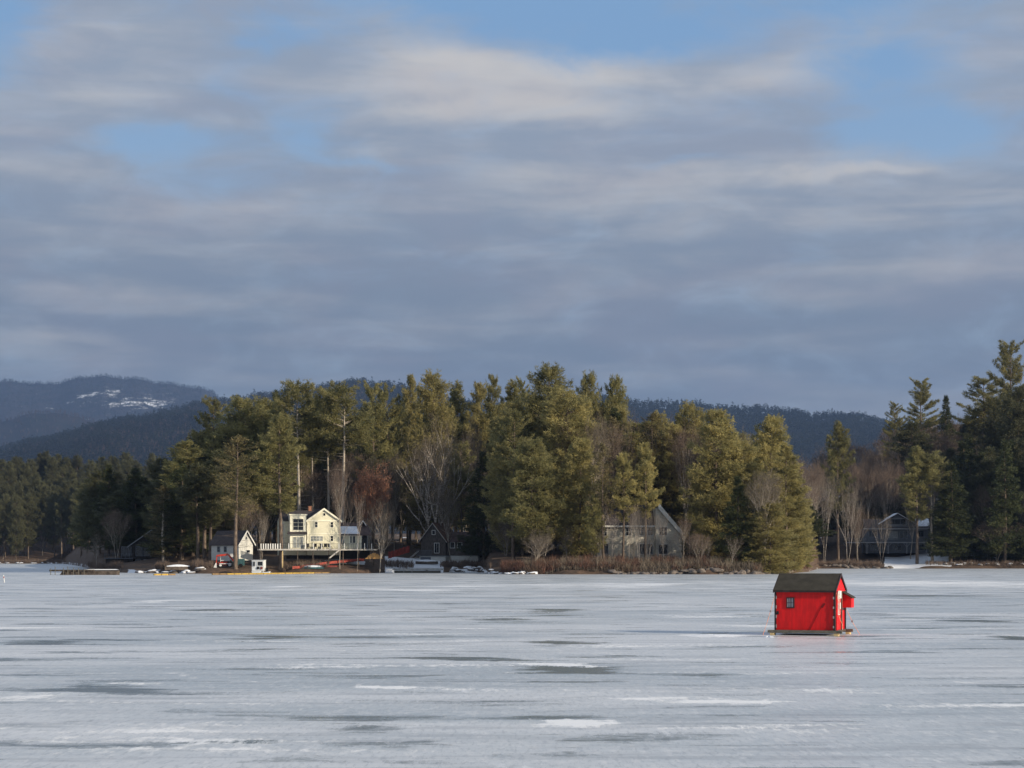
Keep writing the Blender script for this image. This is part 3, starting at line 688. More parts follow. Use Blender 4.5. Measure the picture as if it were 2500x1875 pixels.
brush('shaded_brush',[(1075,1200,3,9,1.7,900),(690,800,2,9,1.6,800),(215,300,1,8,1.6,900),(380,520,2,8,1.8,1300),(2000,2150,2,10,2.,900),(2260,2520,2,14,1.6,900),(-60,160,2,9,2.2,900),(940,1010,4,12,1.4,400)],'twigs_pink','dull leafless brush along the shaded parts of the shore',2)

# ------------------------------------------------------------------ rocks
def rock_mesh(seed):
    import bmesh
    bm=bmesh.new(); bmesh.ops.create_icosphere(bm,subdivisions=3,radius=1)
    r=random.Random(seed); ph=[r.uniform(0,6) for _ in range(6)]
    for v in bm.verts:
        c=v.co; k=1+.16*math.sin(3*c.x+ph[0])*math.cos(2.6*c.y+ph[1])+.12*math.sin(5*c.z+ph[2]+2*c.x)+.05*math.sin(9*c.y+ph[3])
        v.co=Vector((c.x*k,c.y*k*.85,max(c.z*k*.62,-.3)))
    me=bpy.data.meshes.new('boulder'); bm.to_mesh(me); bm.free(); me.shade_smooth(); return me
m,nt,out=new_mat('snowy_rock')
g=nt.n('ShaderNodeNewGeometry'); nz=nt.sep(g.outputs['Normal'])[2]; n=nt.noise(g.outputs['Position'],1.7,5,.6)
f=nt.ramp(nt.m('MULTIPLY_ADD',n,.7,nz),.75,.95)
c=nt.mix(f,nt.mix(n,(.05,.045,.042),(.20,.17,.15)),(.82,.84,.88))
p=nt.n('ShaderNodeBsdfPrincipled'); nt.put(p.inputs['Base Color'],c); p.inputs['Roughness'].default_value=.9
nt.t.links.new(p.outputs[0],out.inputs[0]); M['snowy_rock']=m
RM=[];SM=[]
for i in range(4):
    a=rock_mesh(i); a.materials.append(M['rock']); RM.append(a)
    b_=rock_mesh(i+10); b_.materials.append(M['snowy_rock']); SM.append(b_)
def rocks(ms,n,pxr,dr,sr,label,group):
    for i in range(n):
        px=pxr[0]+(pxr[1]-pxr[0])*(i+fr.random())/n; Y=float(np.interp(px,SHx,SHy))+fr.uniform(*dr); x=X(px,Y)
        o=bpy.data.objects.new('boulder',fr.choice(ms)); col.objects.link(o); s=fr.uniform(*sr)
        o.location=(x,Y,max(gz(x,Y),0)+.1*s); o.scale=(s*fr.uniform(.8,1.3),s,s*fr.uniform(.7,1.1)); o.rotation_euler=(0,0,fr.uniform(0,6))
        tag(o,label,'boulder',group)
rocks(RM,46,(1490,1930),(-1.2,1.2),(.35,.95),'brown boulder in the sunlit rock edging of the wooded point','boulders edging the wooded point')
rocks(SM,26,(1185,1310),(-2.0,1.5),(.3,.75),'snow-capped dark boulder at the tip of the wooded point','snow-capped boulders at the point tip')
rocks(SM,20,(1100,1190),(-1,1.5),(.35,.8),'snow-capped boulder on the shaded cove edge right of the grey dock','snow-capped boulders in the cove')
rocks(SM,14,(330,500),(-1.5,1),(.5,1.0),'snow-capped boulder on the shaded shore right of the dark cottage','snow-capped boulders near the dark cottage')
rocks(RM,16,(2010,2180),(-1,2),(.5,1.1),'dark boulder on the shaded shore before the blue-grey house','boulders on the right shore')
rocks(SM,12,(2300,2500),(2,10),(.5,1.0),'snow-capped boulder on the shaded bank at far right','snow-capped boulders far right')
rocks(SM,10,(-20,150),(-1,2),(.5,1.1),'snow-dusted boulder along the far left shore','boulders far left')

# ------------------------------------------------------------------ building helpers
def window(parent,cx,cz,w,h,y,nx=1,nz=1,fm='white_trim',pm='glass',name='window',fw=.09,axis='y'):
    f=MB();g=MB()
    def bx(mb,a0,a1,z0,z1,o0,o1):
        if axis=='y': mb.box(a0,a1,y-o1,y-o0,z0,z1)
        elif axis=='x': mb.box(y+o0,y+o1,a0,a1,z0,z1)
        else: mb.box(y-o1,y-o0,a0,a1,z0,z1)
    bx(f,cx-w/2-fw,cx-w/2,cz-h/2-fw,cz+h/2+fw,0,.07);bx(f,cx+w/2,cx+w/2+fw,cz-h/2-fw,cz+h/2+fw,0,.07)
    bx(f,cx-w/2,cx+w/2,cz+h/2,cz+h/2+fw,0,.07);bx(f,cx-w/2,cx+w/2,cz-h/2-fw,cz-h/2,0,.07)
    for i in range(1,nx): a=cx-w/2+w*i/nx; bx(f,a-.025,a+.025,cz-h/2,cz+h/2,.02,.05)
    for i in range(1,nz): a=cz-h/2+h*i/nz; bx(f,cx-w/2,cx+w/2,a-.02,a+.02,.02,.055)
    o=obj(name,f,fm,parent); bx(g,cx-w/2,cx+w/2,cz-h/2,cz+h/2,.003,.018); obj('pane',g,pm,o); return o
def gable_roof(x0,x1,y0,y1,ze,zr,axis,ov=.35,th=.16,rx=None):
    """roof slabs; axis 'x': ridge along x, 'y': ridge along y. rx: ridge position"""
    mb=MB()
    if axis=='y':
        c=rx if rx is not None else (x0+x1)/2
        sl=(zr-ze)/(c-x0); sr=(zr-ze)/(x1-c)
        poly=[(x0-ov,ze-sl*ov),(c,zr),(x1+ov,ze-sr*ov),(x1+ov,ze-sr*ov+th),(c,zr+th),(x0-ov,ze-sl*ov+th)]
        mb.prism(poly,y0-ov,y1+ov,'y')
    else:
        c=rx if rx is not None else (y0+y1)/2
        sl=(zr-ze)/(c-y0); sr=(zr-ze)/(y1-c)
        poly=[(y0-ov,ze-sl*ov),(c,zr),(y1+ov,ze-sr*ov),(y1+ov,ze-sr*ov+th),(c,zr+th),(y0-ov,ze-sl*ov+th)]
        mb.prism(poly,x0-ov,x1+ov,'x')
    return mb
def gable_wall(x0,x1,y0,y1,z0,ze,zr,axis,c=None):
    mb=MB()
    if axis=='y':
        c=(x0+x1)/2 if c is None else c
        mb.prism([(x0,z0),(x1,z0),(x1,ze),(c,zr),(x0,ze)],y0,y1,'y')
    else:
        c=(y0+y1)/2 if c is None else c
        mb.prism([(y0,z0),(y1,z0),(y1,ze),(c,zr),(y0,ze)],x0,x1,'x')
    return mb
def rake(x0,c,x1,ze,zr,y,ov=.35,w=.28,d=.06):
    mb=MB(); sl=(zr-ze)/(c-x0); sr=(zr-ze)/(x1-c)
    mb.prism([(x0-ov,ze-sl*ov-w*.6),(c,zr-w*.6),(x1+ov,ze-sr*ov-w*.6),(x1+ov,ze-sr*ov+w*.7),(c,zr+w*.7),(x0-ov,ze-sl*ov+w*.7)],y-ov-d-.004,y-ov-.004,'y')
    return mb

# ------------------------------------------------------------------ cream house
YH=391.; k=F/YH; zf=Zp(1340,YH)
def L(px): return (px-790)/12.55
def Zh(py): return (1340-py)/k
hs=thing('house','large cream two-storey house with white trim and long deck by the shore','house',(X(790,YH),YH,zf),R(17))
a,b2=L(750.5),L(830)
obj('wall',gable_wall(a,b2,0,9,-1.2,5.4,7.5,'y'),'cream',hs)
obj('roof',gable_roof(a,b2,0,9,5.42,7.55,'y'),'roof_dark',hs)
obj('rake_board',rake(a,(a+b2)/2,b2,5.42,7.6,0),'cream_trim',hs)
mb=MB().box(a-.05,b2+.05,-.12,-.003,5.25,5.5).box(a-.06,a+.18,-.05,-.002,0,5.25).box(b2-.18,b2+.06,-.05,-.002,0,5.25).box(a+.18,b2-.18,-.05,-.002,2.85,3.0)
obj('corner_boards',mb,'cream_trim',hs)
obj('wall',gable_wall(L(698),a-.003,.8,8.5,-1.2,5.38,7.2,'x'),'cream',hs)
obj('roof',gable_roof(L(698),a+2.5,.8,8.5,5.4,7.25,'x'),'roof_dark',hs)
# bay with the big window
bx0,bx1=L(707),L(746)
obj('bay',MB().box(bx0,bx1,-.7,.797,0,6.35),'cream_trim',hs)
obj('bay_cap',MB().box(bx0-.18,bx1+.18,-.9,1.0,6.353,6.6),'cream_trim',hs)
obj('awning',MB().prism([(-1.5,2.75),(-.703,3.25),(-.703,2.75)],bx0-.5,bx1+.1,'x'),'roof_dark',hs)
window(hs,(bx0+bx1)/2,Zh(1281),1.95,2.1,-.7,2,3,'cream_trim',fw=.12)
window(hs,(bx0+bx1)/2,Zh(1324.5),2.0,2.05,-.7,3,1,'cream_trim','curtain',name='patio_door')
window(hs,L(791.5),Zh(1256),.45,.5,0,1,1,'cream_trim',fw=.12)
window(hs,L(772),Zh(1281),.5,1.0,0,1,2,'cream_trim',fw=.12)
window(hs,L(810),Zh(1281),.5,1.0,0,1,2,'cream_trim',fw=.12)
window(hs,L(773),Zh(1315),2.35,.9,0,4,2,'cream_trim','curtain',fw=.12)
window(hs,L(810),Zh(1314.5),.5,1.0,0,1,2,'cream_trim',fw=.12)
for yy in (2.6,5.6): 
    window(hs,yy,4.1,.8,1.5,L(698),1,2,'white_trim',axis='-x'); window(hs,yy,1.3,.8,1.6,L(698),1,2,'white_trim',axis='-x')
obj('chimney',MB().box(L(765),L(772),4.5,5.3,6.2,8.1).box(L(764.4),L(772.6),4.45,5.35,8.1,8.25),'brick',hs)
# right wing
w0,w1=b2+.003,L(886)
obj('wing_wall',gable_wall(w0,w1,1.2,9,-1.2,2.75,4.9,'x'),'cream',hs)
obj('roof',gable_roof(w0+.2,L(905),1.2,9,2.8,5.0,'x',ov=.4),'roof_brown',hs)
obj('roof_snow',MB().prism([(.85,2.85),(3.4,4.25),(3.4,4.38),(.82,3.0)],w0+.3,w0+4.0,'x'),'snow',hs)
obj('wing_trim',MB().box(w0,w1+.1,.9,1.19,2.45,2.72).box(w0+2.0,w0+2.25,1.1,1.197,0,2.45).box(w1-.3,w1+.02,1.1,1.197,0,2.45),'cream_trim',hs)
window(hs,L(837.5),Zh(1318),1.0,1.7,1.2,1,1,'cream_trim','curtain')
for q in (860,867): window(hs,L(q),Zh(1317),.62,1.3,1.2,1,1,'cream_trim')
obj('porch_post',MB().box(L(901),L(901)+.14,1.6,1.74,0,2.7),'blue_trim',hs)
obj('porch_screen',MB().box(w1+.01,L(901),1.9,5,0,2.65),'glass',hs)
obj('gable_trim',rake(L(888),L(895.5),L(903),4.6,5.45,3.2,ov=.05,w=.2),'white_trim',hs)
obj('dormer',gable_roof(L(888),L(903),3.2,6,4.6,5.4,'y',ov=.05),'roof_brown',hs)
# deck
d0,d1=L(628),L(913)
obj('deck',MB().box(d0,d1,-3.2,-.9,-.3,-.02).box(L(701),d1,-.9,1.1,-.3,-.02),'deck_wood',hs)
pp_=[(140,),(300,),(615,),(770,),(925,),(1085,),(1255,),(1360,),(1610,),(1750,),(1885,),(2030,)]
rl=MB().box(d0,d1,-3.17,-3.11,.92,.98).box(d0+.1,d1,-3.16,-3.12,.1,.14)
for q in np.arange(d0+.4,d1,.42): rl.box(q-.012,q+.012,-3.15,-3.125,.14,.92)
obj('railing',rl,'black_metal',hs)
for (q,) in pp_:
    xx=L(660+q/7.9); obj('railing_post',MB().box(xx-.07,xx+.07,-3.22,-3.06,-.02,1.02),'white_trim',hs)
pr=MB()
for q in np.arange(d0+.2,L(672),.45): pr.box(q,q+.2,-3.30,-3.24,-.02,.95)
obj('striped_panel',pr,'white_trim',hs)
for q in (634,684,720,757,795,830,868,905):
    xx=L(q); obj('deck_post',MB().box(xx-.08,xx+.08,-2.9,-2.74,-3.6,-.303),'new_wood' if q==684 else 'dark_wood',hs)
st=MB()
for i in range(8): st.box(L(817)-.0-i*.24,L(817)+.27-i*.24,-4.1,-3.25,-.25-i*.19,-.2-i*.19)
st.bar((L(818),-4.1,-.2),(L(818)-1.95,-4.1,-1.75),.06,.25)
obj('stairs',st,'deck_wood',hs)
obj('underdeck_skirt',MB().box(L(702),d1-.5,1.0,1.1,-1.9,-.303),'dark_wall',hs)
# deck furniture
def deck_pt(px,y): 
    c,s=math.cos(R(17)),math.sin(R(17)); lx=L(px); return (hs.location.x+lx*c-y*s,YH+lx*s+y*c,zf-.02)
def chair_proto(label):
    t=thing('deck_chair',label,'chair',(0,0,0),0,'dark chairs on the cream house deck')
    obj('seat',MB().box(-.3,.3,-.3,.3,.36,.44),'black_metal',t); obj('backrest',MB().prism([(.24,.42),(.32,.42),(.48,1.05),(.40,1.05)],-.3,.3,'x'),'black_metal',t)
    for sx_ in (-.27,.27):
        for sy_ in (-.27,.27): obj('leg',MB().box(sx_-.03,sx_+.03,sy_-.03,sy_+.03,0,.36),'black_metal',t)
    return t
LABC=['dark deck chair beside the patio door of the cream house','dark deck chair below the triple window, left one','dark deck chair below the triple window, right one','dark deck chair below the small lower window','dark deck chair at the head of the deck stairs']
pos_=[(749,-1.9,.3),(765,-1.8,-.2),(781,-1.9,.2),(790,-1.7,3.0),(801,-1.9,.5)]
c0=chair_proto(LABC[0])
for i,(q,y,rz) in enumerate(pos_):
    if i==0: t=c0
    else:
        t=c0.copy(); col.objects.link(t); t['label']=LABC[i]
        for ch in list(c0.children):
            c=ch.copy(); col.objects.link(c); c.parent=t
    t.location=deck_pt(q,y); t.rotation_euler=(0,0,R(17)+rz)
lt=deck_pt(767,-2.4)
t=thing('table','low dark table among the chairs on the cream house deck','table',lt)
obj('tabletop',MB().box(-.5,.5,-.35,.35,.5,.56),'black_metal',t)
for a_ in (-.42,.42):
    for b_ in (-.28,.28): obj('leg',MB().box(a_-.03,a_+.03,b_-.03,b_+.03,0,.5),'black_metal',t)
tp_=deck_pt(902,-3.9); tz=gz(tp_[0],tp_[1])
mb=MB()
for i,(w_,h_) in enumerate(((1.7,.35),(1.45,.7),(1.0,.95),(.4,1.1))): mb.prism([(-w_,.0),(w_,.0),(w_*.8,h_),(-w_*.7,h_*.95)],-.8+.05*i,.8-.05*i,'y')
o=obj('tarp_heap',mb,'orange_tarp'); o.location=(tp_[0],tp_[1],max(tz,zf-1.9)); tag(o,'tan orange tarp over a heap below the right end of the deck','tarp')

# ------------------------------------------------------------------ white shed
Ys=386.; zs=Zp(1355,Ys)
x_=X(583,Ys)
s=thing('shed','small white shed with dark mossy roof left of the cream house','shed',(x_,Ys,zs),R(-38))
x0,x1,y0,y1=-7.4,0,0,3.7
obj('wall',gable_wall(x0,x1,y0,y1,-1.0,2.2,4.4,'x'),'white_wall',s)
obj('roof',gable_roof(x0,x1,y0,y1,2.22,4.5,'x',ov=.35),'roof_dark',s)
for sg in (-1,1): obj('rake_board',MB().bar((.40,1.85+sg*2.3,1.72),(.40,1.85,4.58),.08,.22),'white_trim',s)
for q in (-5.4,-3.6): window(s,q,1.1,.6,.95,y0,1,2,'blue_trim')
window(s,1.85,3.2,.35,.6,x1,1,1,'white_trim',axis='x')
window(s,2.4,.7,.9,.5,x1,1,1,'white_trim',axis='x')

# ------------------------------------------------------------------ brown cottage
Yc=428.; kc=F/Yc; zc=Zp(1353,Yc)
c_=thing('cottage','weathered brown gabled cottage with rusty roof above the grey dock','cottage',(X(1052,Yc),Yc,zc),R(-16))
Zc=lambda py:(1353-py)/kc
obj('wall',gable_wall(-2.2,3.2,0,9,-.3,Zc(1318),Zc(1278),'y'),'brown_wall',c_)
obj('roof',gable_roof(-2.2,3.2,0,9,Zc(1318)+.02,Zc(1278)+.05,'y',ov=.45),'roof_rust',c_)
obj('rake_board',rake(-2.2,.5,3.2,Zc(1318),Zc(1278)+.05,0,ov=.45,w=.16),'deck_wood',c_)
obj('side_wing',MB().box(3.203,10.5,1.0,7,-.3,Zc(1324)),'brown_wall',c_)
obj('wing_roof',MB().prism([(.6,Zc(1324)+.01),(4.2,Zc(1300)),(7.4,Zc(1324)+.01),(7.4,Zc(1324)+.15),(4.2,Zc(1300)+.15),(.6,Zc(1324)+.15)],3.3,11,'x'),'roof_brown',c_)
window(c_,1.3,Zc(1338),.95,2.0,0,2,1,name='door',fm='white_trim')
window(c_,4.4,Zc(1331),.9,1.1,1.0,1,1);window(c_,6.0,Zc(1331),.9,1.1,1.0,1,1)
window(c_,.6,Zc(1300),.6,.8,0,1,1)
obj('foundation',MB().box(-2.1,3.6,-1.2,2,-2.3,-.303).box(3.7,10,1.1,6,-2.0,-.303),'white_wall',c_)
obj('basement_door',MB().box(-1.9,.4,-1.23,-1.203,-1.75,-.6),'blue_wall',c_)
mb=MB().box(-2.7,4.2,-1.4,-.003,-.42,-.305).box(-2.7,.7,-1.4,-1.33,.75,.82)
for q in np.arange(-2.7,.7,.22): mb.box(q,q+.05,-1.39,-1.35,-.3,.75)
obj('balcony',mb,'blue_wall',c_)
mb=MB()
for i in range(7): mb.box(-4.9+i*.33,-4.5+i*.33,-.9,.0,-2.0+i*.26,-1.93+i*.26)
mb.bar((-5,-.9,-1.3),(-2.7,-.9,.6),.06,.1).bar((-5,-.9,-2.0),(-5,-.9,-1.2),.08).bar((-5,0,-1.3),(-2.7,0,.6),.06,.1)
obj('steps',mb,'deck_wood',c_)

# ------------------------------------------------------------------ grey house on the point
Yg=386.; kg=F/Yg; zg=Zp(1357,Yg)
g_=thing('house','grey clapboard house with steep snowy white-edged roof behind the point trees','house',(X(1600,Yg),Yg,zg),R(4))
Zg=lambda py:(1357-py)/kg; Lg=lambda px:(px-1600)/kg
obj('wall',gable_wall(Lg(1462),Lg(1600)-.003,.5,9,-.8,Zg(1284),Zg(1234),'x'),'grey_wall',g_)
obj('roof',gable_roof(Lg(1462),Lg(1600)-.4,.5,9,Zg(1284)+.02,Zg(1234)+.03,'x',ov=.4),'roof_dark',g_)
pk=Lg(1606)
obj('gable_wall',MB().prism([(Lg(1600),-.8),(Lg(1664),-.8),(Lg(1664),Zg(1306)),(pk,Zg(1238)),(Lg(1600),Zg(1240))],-.6,9,'y'),'grey_wall',g_)
obj('roof',MB().prism([(pk-.6,Zg(1237)),(pk,Zg(1234)),(Lg(1670),Zg(1311)),(Lg(1670)+.1,Zg(1309)+.1),(pk,Zg(1234)+.25),(pk-.6,Zg(1237)+.2)],-1.0,9.4,'y'),'roof_dark',g_)
obj('roof_snow',MB().prism([(pk+.05,Zg(1234)+.22),(Lg(1668),Zg(1308)+.12),(Lg(1668),Zg(1308)+.3),(pk+.1,Zg(1234)+.45)],-.9,4.5,'y'),'snow',g_)
mb=MB().prism([(pk-.1,Zg(1242)),(Lg(1671),Zg(1317)),(Lg(1672),Zg(1305)),(pk,Zg(1229))],-1.16,-1.003,'y')
obj('rake_board',mb,'white_trim',g_)
obj('fascia',MB().box(Lg(1462),Lg(1600)-.01,-.02,.1,Zg(1287),Zg(1283)),'white_trim',g_)
for q in (1475,1535,1567,1588): window(g_,Lg(q),Zg(1298),.95,1.4,.5,2,2)
window(g_,Lg(1618),Zg(1297),1.5,1.5,-.6,2,2)
for q in (1479,1568,1588): window(g_,Lg(q),Zg(1340),.95,1.9,.5,2,1)
window(g_,Lg(1618),Zg(1341),1.7,1.8,-.6,2,1)
obj('porch_post',MB().box(Lg(1462)-.1,Lg(1462)+.5,.3,.497,-.8,Zg(1290)),'white_wall',g_)

# ------------------------------------------------------------------ blue-grey house
Yb=588.; kb=F/Yb; zb_=Zp(1323,Yb)
b_=thing('house','shaded blue-grey house with raised deck and snow on its arched gable','house',(X(2180,Yb),Yb,zb_),R(-4))
Lb=lambda px:(px-2180)/kb; Zb=lambda py:(1323-py)/kb
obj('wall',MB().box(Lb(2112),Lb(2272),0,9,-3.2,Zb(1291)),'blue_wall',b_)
obj('upper_gable',gable_wall(Lb(2150),Lb(2232),-.25,9,Zb(1290),Zb(1281),Zb(1257),'y'),'blue_wall',b_)
obj('roof',gable_roof(Lb(2150),Lb(2232),-.25,9,Zb(1280),Zb(1256),'y',ov=.6,th=.2),'roof_dark',b_)
obj('roof_snow',gable_roof(Lb(2150),Lb(2232),-.1,9,Zb(1280)+.25,Zb(1256)+.25,'y',ov=.5,th=.22),'snow',b_)
obj('roof',MB().prism([(-.7,Zb(1290)),(4.5,Zb(1268)),(9.6,Zb(1290)),(9.6,Zb(1290)+.15),(4.5,Zb(1268)+.15),(-.7,Zb(1290)+.15)],Lb(2110),Lb(2275),'x'),'roof_dark',b_)
obj('roof_snow',MB().prism([(.3,Zb(1287)+.1),(4.3,Zb(1269)+.2),(4.3,Zb(1269)+.4),(.2,Zb(1287)+.3)],Lb(2238),Lb(2270),'x'),'snow',b_)
window(b_,Lb(2191),Zb(1274),4.6,1.6,-.25,3,1,'blue_trim',fw=.2)
obj('fascia',MB().box(Lb(2108),Lb(2275),-.8,-.72,Zb(1292)-.1,Zb(1290)+.1),'blue_trim',b_)
window(b_,Lb(2132),Zb(1303),2.2,1.7,0,3,1,'blue_trim')
window(b_,Lb(2180),Zb(1307),2.6,2.2,0,2,1,'blue_trim','curtain',name='patio_door')
window(b_,Lb(2206),Zb(1306),2.0,2.0,0,2,1,'blue_trim')
window(b_,Lb(2246),Zb(1303),1.9,1.7,0,2,1,'blue_trim')
for q in (2135,2190,2245): window(b_,Lb(q),-1.6,2.2,1.5,0,2,1,'blue_trim',pm='glass')
obj('deck',MB().box(Lb(2064),Lb(2272),-3.0,-.003,-.35,-.05).box(Lb(2064),Lb(2112)-.01,-.003,4,-.35,-.05),'blue_trim',b_)
mb=MB().box(Lb(2064),Lb(2272),-3.0,-2.92,.95,1.05)
for q in np.arange(Lb(2064),Lb(2272),.35): mb.box(q,q+.07,-2.98,-2.93,-.05,.95)
obj('railing',mb,'blue_wall',b_)
for q in (2066,2115,2166,2211,2258):
    x0_=Lb(q); obj('deck_post',MB().box(x0_-.11,x0_+.11,-2.7,-2.5,-3.4,-.353).bar((x0_,-2.6,-1.5),(x0_-.95,-2.6,-.4),.12).bar((x0_,-2.6,-1.5),(x0_+.95,-2.6,-.4),.12),'blue_trim',b_)
obj('side_shed',MB().box(Lb(2275),Lb(2290),-2.5,1,-3.2,.0).box(Lb(2272.5),Lb(2276),-2.6,-2.4,-3.2,1.2),'blue_wall',b_)

# ------------------------------------------------------------------ dark cottage at left
Yd=433.; kd=F/Yd; zd=Zp(1360,Yd)
e_=thing('cottage','dark shaded cottage with slanted roof and window wall beside the left dock','cottage',(X(320,Yd),Yd,zd),R(-6))
Ld=lambda px:(px-320)/kd; Zd=lambda py:(1360-py)/kd
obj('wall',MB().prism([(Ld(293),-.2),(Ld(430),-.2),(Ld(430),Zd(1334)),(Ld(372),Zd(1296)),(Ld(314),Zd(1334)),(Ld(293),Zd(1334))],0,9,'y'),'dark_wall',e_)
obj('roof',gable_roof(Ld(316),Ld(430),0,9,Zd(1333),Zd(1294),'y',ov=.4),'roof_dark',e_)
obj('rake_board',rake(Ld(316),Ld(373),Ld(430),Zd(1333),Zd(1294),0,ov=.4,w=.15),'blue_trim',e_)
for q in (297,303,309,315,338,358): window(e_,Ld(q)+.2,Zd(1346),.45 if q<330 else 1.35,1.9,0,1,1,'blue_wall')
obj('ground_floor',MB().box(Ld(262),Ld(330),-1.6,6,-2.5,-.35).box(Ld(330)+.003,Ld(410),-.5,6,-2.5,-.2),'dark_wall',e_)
for q in (336,343): window(e_,Ld(q),-1.1,.45,1.0,-.5,1,1,'blue_wall')
obj('garage_door',MB().box(Ld(353),Ld(368),-.56,-.503,-2.2,-.5),'blue_trim',e_)
mb=MB().box(Ld(260),Ld(332),-1.9,-.02,-.34,-.203).box(Ld(260),Ld(332),-1.9,-1.84,.62,.68)
for q in np.arange(Ld(260),Ld(332),.9): mb.box(q,q+.07,-1.89,-1.82,-.2,.62)
obj('balcony',mb,'blue_wall',e_)

# ------------------------------------------------------------------ docks
def dock(name,label,px0,px1,Y,zt,dep,legs,mt,skirt=True,extra=None):
    t=thing(name,label,'dock',(X(px0,Y),Y,0),0)
    W=(px1-px0)/F*Y
    mb=MB(); n=int(W/.3)
    for i in range(n): mb.box(i*W/n,(i+1)*W/n-.03,0,dep,zt-.08,zt)
    mb.box(0,W,.1,.2,zt-.28,zt-.083); obj('planks',mb,mt,t)
    for q,h in legs: obj('leg',MB().tube((q,0-.08,-.1),(q,-.08,h),.06,.06,6,True),'deck_wood' if mt!='dark_wood' else 'weathered_wood',t)
    return t
Yk=HC*F/(1404-HZ)
t=dock('dock','long dark dock with upright posts reaching out from the dark cottage',120,230,Yk+2,Zp(1391,Yk),1.6,[(X(q,Yk)-X(120,Yk),Zp(y,Yk)) for q,y in ((124,1388),(135,1384),(155,1386),(166,1383),(180,1386),(192,1387),(206,1388))],'dark_wood')
obj('crib',MB().box(X(150,Yk)-X(120,Yk),X(285,Yk)-X(120,Yk),.3,3.0,-.1,Zp(1392,Yk)-.1).prism([(X(145,Yk)-X(120,Yk),0),(X(152,Yk)-X(120,Yk),.7),(X(152,Yk)-X(120,Yk),0)],.3,2.9,'y'),'dark_wood',t)
obj('snow_cover',MB().prism([(X(200,Yk)-X(120,Yk),0.83),(X(284,Yk)-X(120,Yk),.86),(X(276,Yk)-X(120,Yk),.98),(X(215,Yk)-X(120,Yk),.98)],.5,2.9,'y'),'snow',t)
Yk=HC*F/(1399-HZ)
t=dock('dock','weathered grey dock lying low at the shore below the brown cottage',958,1082,Yk+1,Zp(1388,Yk),2.,[(X(q,Yk)-X(958,Yk),Zp(1388,Yk)+.1) for q in (963,986,1006)],'deck_wood')
obj('crib',MB().box(.3,9.2,.3,1.8,-.1,Zp(1389,Yk)-.3),'weathered_wood',t)
obj('snow_cover',MB().prism([(3.,Zp(1388,Yk)+.01),(9,Zp(1388,Yk)+.01),(8.8,Zp(1388,Yk)+.16),(3.4,Zp(1388,Yk)+.12)],.2,1.9,'y'),'snow',t)

# ------------------------------------------------------------------ upturned boats
def hull(Lh,W,H):
    V=[];n=14;mm=8
    for i in range(n+1):
        s_=i/n; x=(s_-.5)*Lh; w=W/2*math.sin(math.pi*(.06+.88*s_))**.6; h=H*(.75+.25*math.sin(math.pi*s_))
        for j in range(mm+1):
            a=math.pi*j/mm; V.append((x,w*math.cos(a),h*math.sin(a)**.8))
    mb=MB(); mb.v=V
    for i in range(n):
        for j in range(mm): a=i*(mm+1)+j; mb.f.append((a,a+1,a+mm+2,a+mm+1))
    mb.f.append(tuple(range(mm+1))); mb.f.append(tuple(range(n*(mm+1),(n+1)*(mm+1)))[::-1])
    return mb
def boat(px,py,Y,L_,H,matn,label,snow=True,rz=0):
    x=X(px,Y); z=max(gz(x,Y),Zp(py,Y))
    t=thing('rowing_boat',label,'boat',(x,Y,z),rz); obj('hull',hull(L_,1.3,H),matn,t,True)
    if snow: o=obj('snow_cover',hull(L_*.85,1.15,H+.14),'snow',t,True); o.location.z=.03
    return t
boat(1042,1384,417,4.6,.75,'dark_wood','snow-covered upturned boat on the bank behind the grey dock')
boat(800,1388,388,4.0,.42,'kayak_red','red upturned kayak lying in the shade below the cream house',False)
boat(762,1393,386,4.6,.5,'teal_paint','dark teal upturned canoe near the water below the cream house',True)
boat(435,1392,381,5.0,.9,'dark_wood','snow-covered upturned boat beside the boulders left of the red tractor',True,.3)

# ------------------------------------------------------------------ red tractor with loader arms
Yt=383.; 
t=thing('tractor','red tractor with raised loader arms parked on the shore before the white shed','tractor',(X(549,Yt),Yt,max(gz(X(549,Yt),Yt),Zp(1392,Yt))),R(8))
obj('loader_arm',MB().bar((-1.6,-.9,.2),(-1.5,-.9,2.2),.16).bar((-1.55,-.9,2.2),(.6,-.9,2.5),.24,.34).bar((.6,-.9,2.5),(1.9,-.9,.9),.22,.3),'red_paint',t)
obj('loader_arm',MB().bar((-1.6,.6,.2),(-1.5,.6,2.2),.16).bar((-1.55,.6,2.2),(.6,.6,2.5),.24,.34).bar((.6,.6,2.5),(1.9,.6,.9),.22,.3),'red_paint',t)
obj('body',MB().box(-.9,1.2,-.6,.5,.45,1.1).prism([(-1.3,.5),(-.9,.5),(-.9,1.1),(-1.15,1.0)],-.5,.4,'y'),'red_paint',t)
obj('cab_frame',MB().bar((-.8,-.65,1.1),(-.8,-.65,2.1),.08).bar((.9,-.65,1.1),(.6,-.65,2.1),.08).bar((-.8,.5,1.1),(-.8,.5,2.1),.08).bar((.9,.5,1.1),(.6,.5,2.1),.08).box(-.85,.7,-.7,.55,2.1,2.18).bar((-.8,-.67,1.35),(.85,-.67,1.35),.1).bar((-1.0,-.95,.75),(1.2,-.95,.75),.12),'white_paint',t)
obj('bucket',MB().prism([(-2.1,.05),(-1.5,.0),(-1.55,.9),(-1.7,.9)],-1.1,.9,'y'),'white_paint',t)
for wx_,wr_ in ((-.8,.45),(.9,.6)):
    for wy in (-.85,.55):
        w_=obj('wheel',MB().tube((wx_,wy,wr_),(wx_,wy+.3,wr_),wr_,wr_,18,True),'black_metal',t); obj('rim',MB().tube((wx_,wy-.01,wr_),(wx_,wy+.31,wr_),wr_*.5,wr_*.5,12,True),'white_paint',w_)
Yq=385.;xq=X(579,Yq)
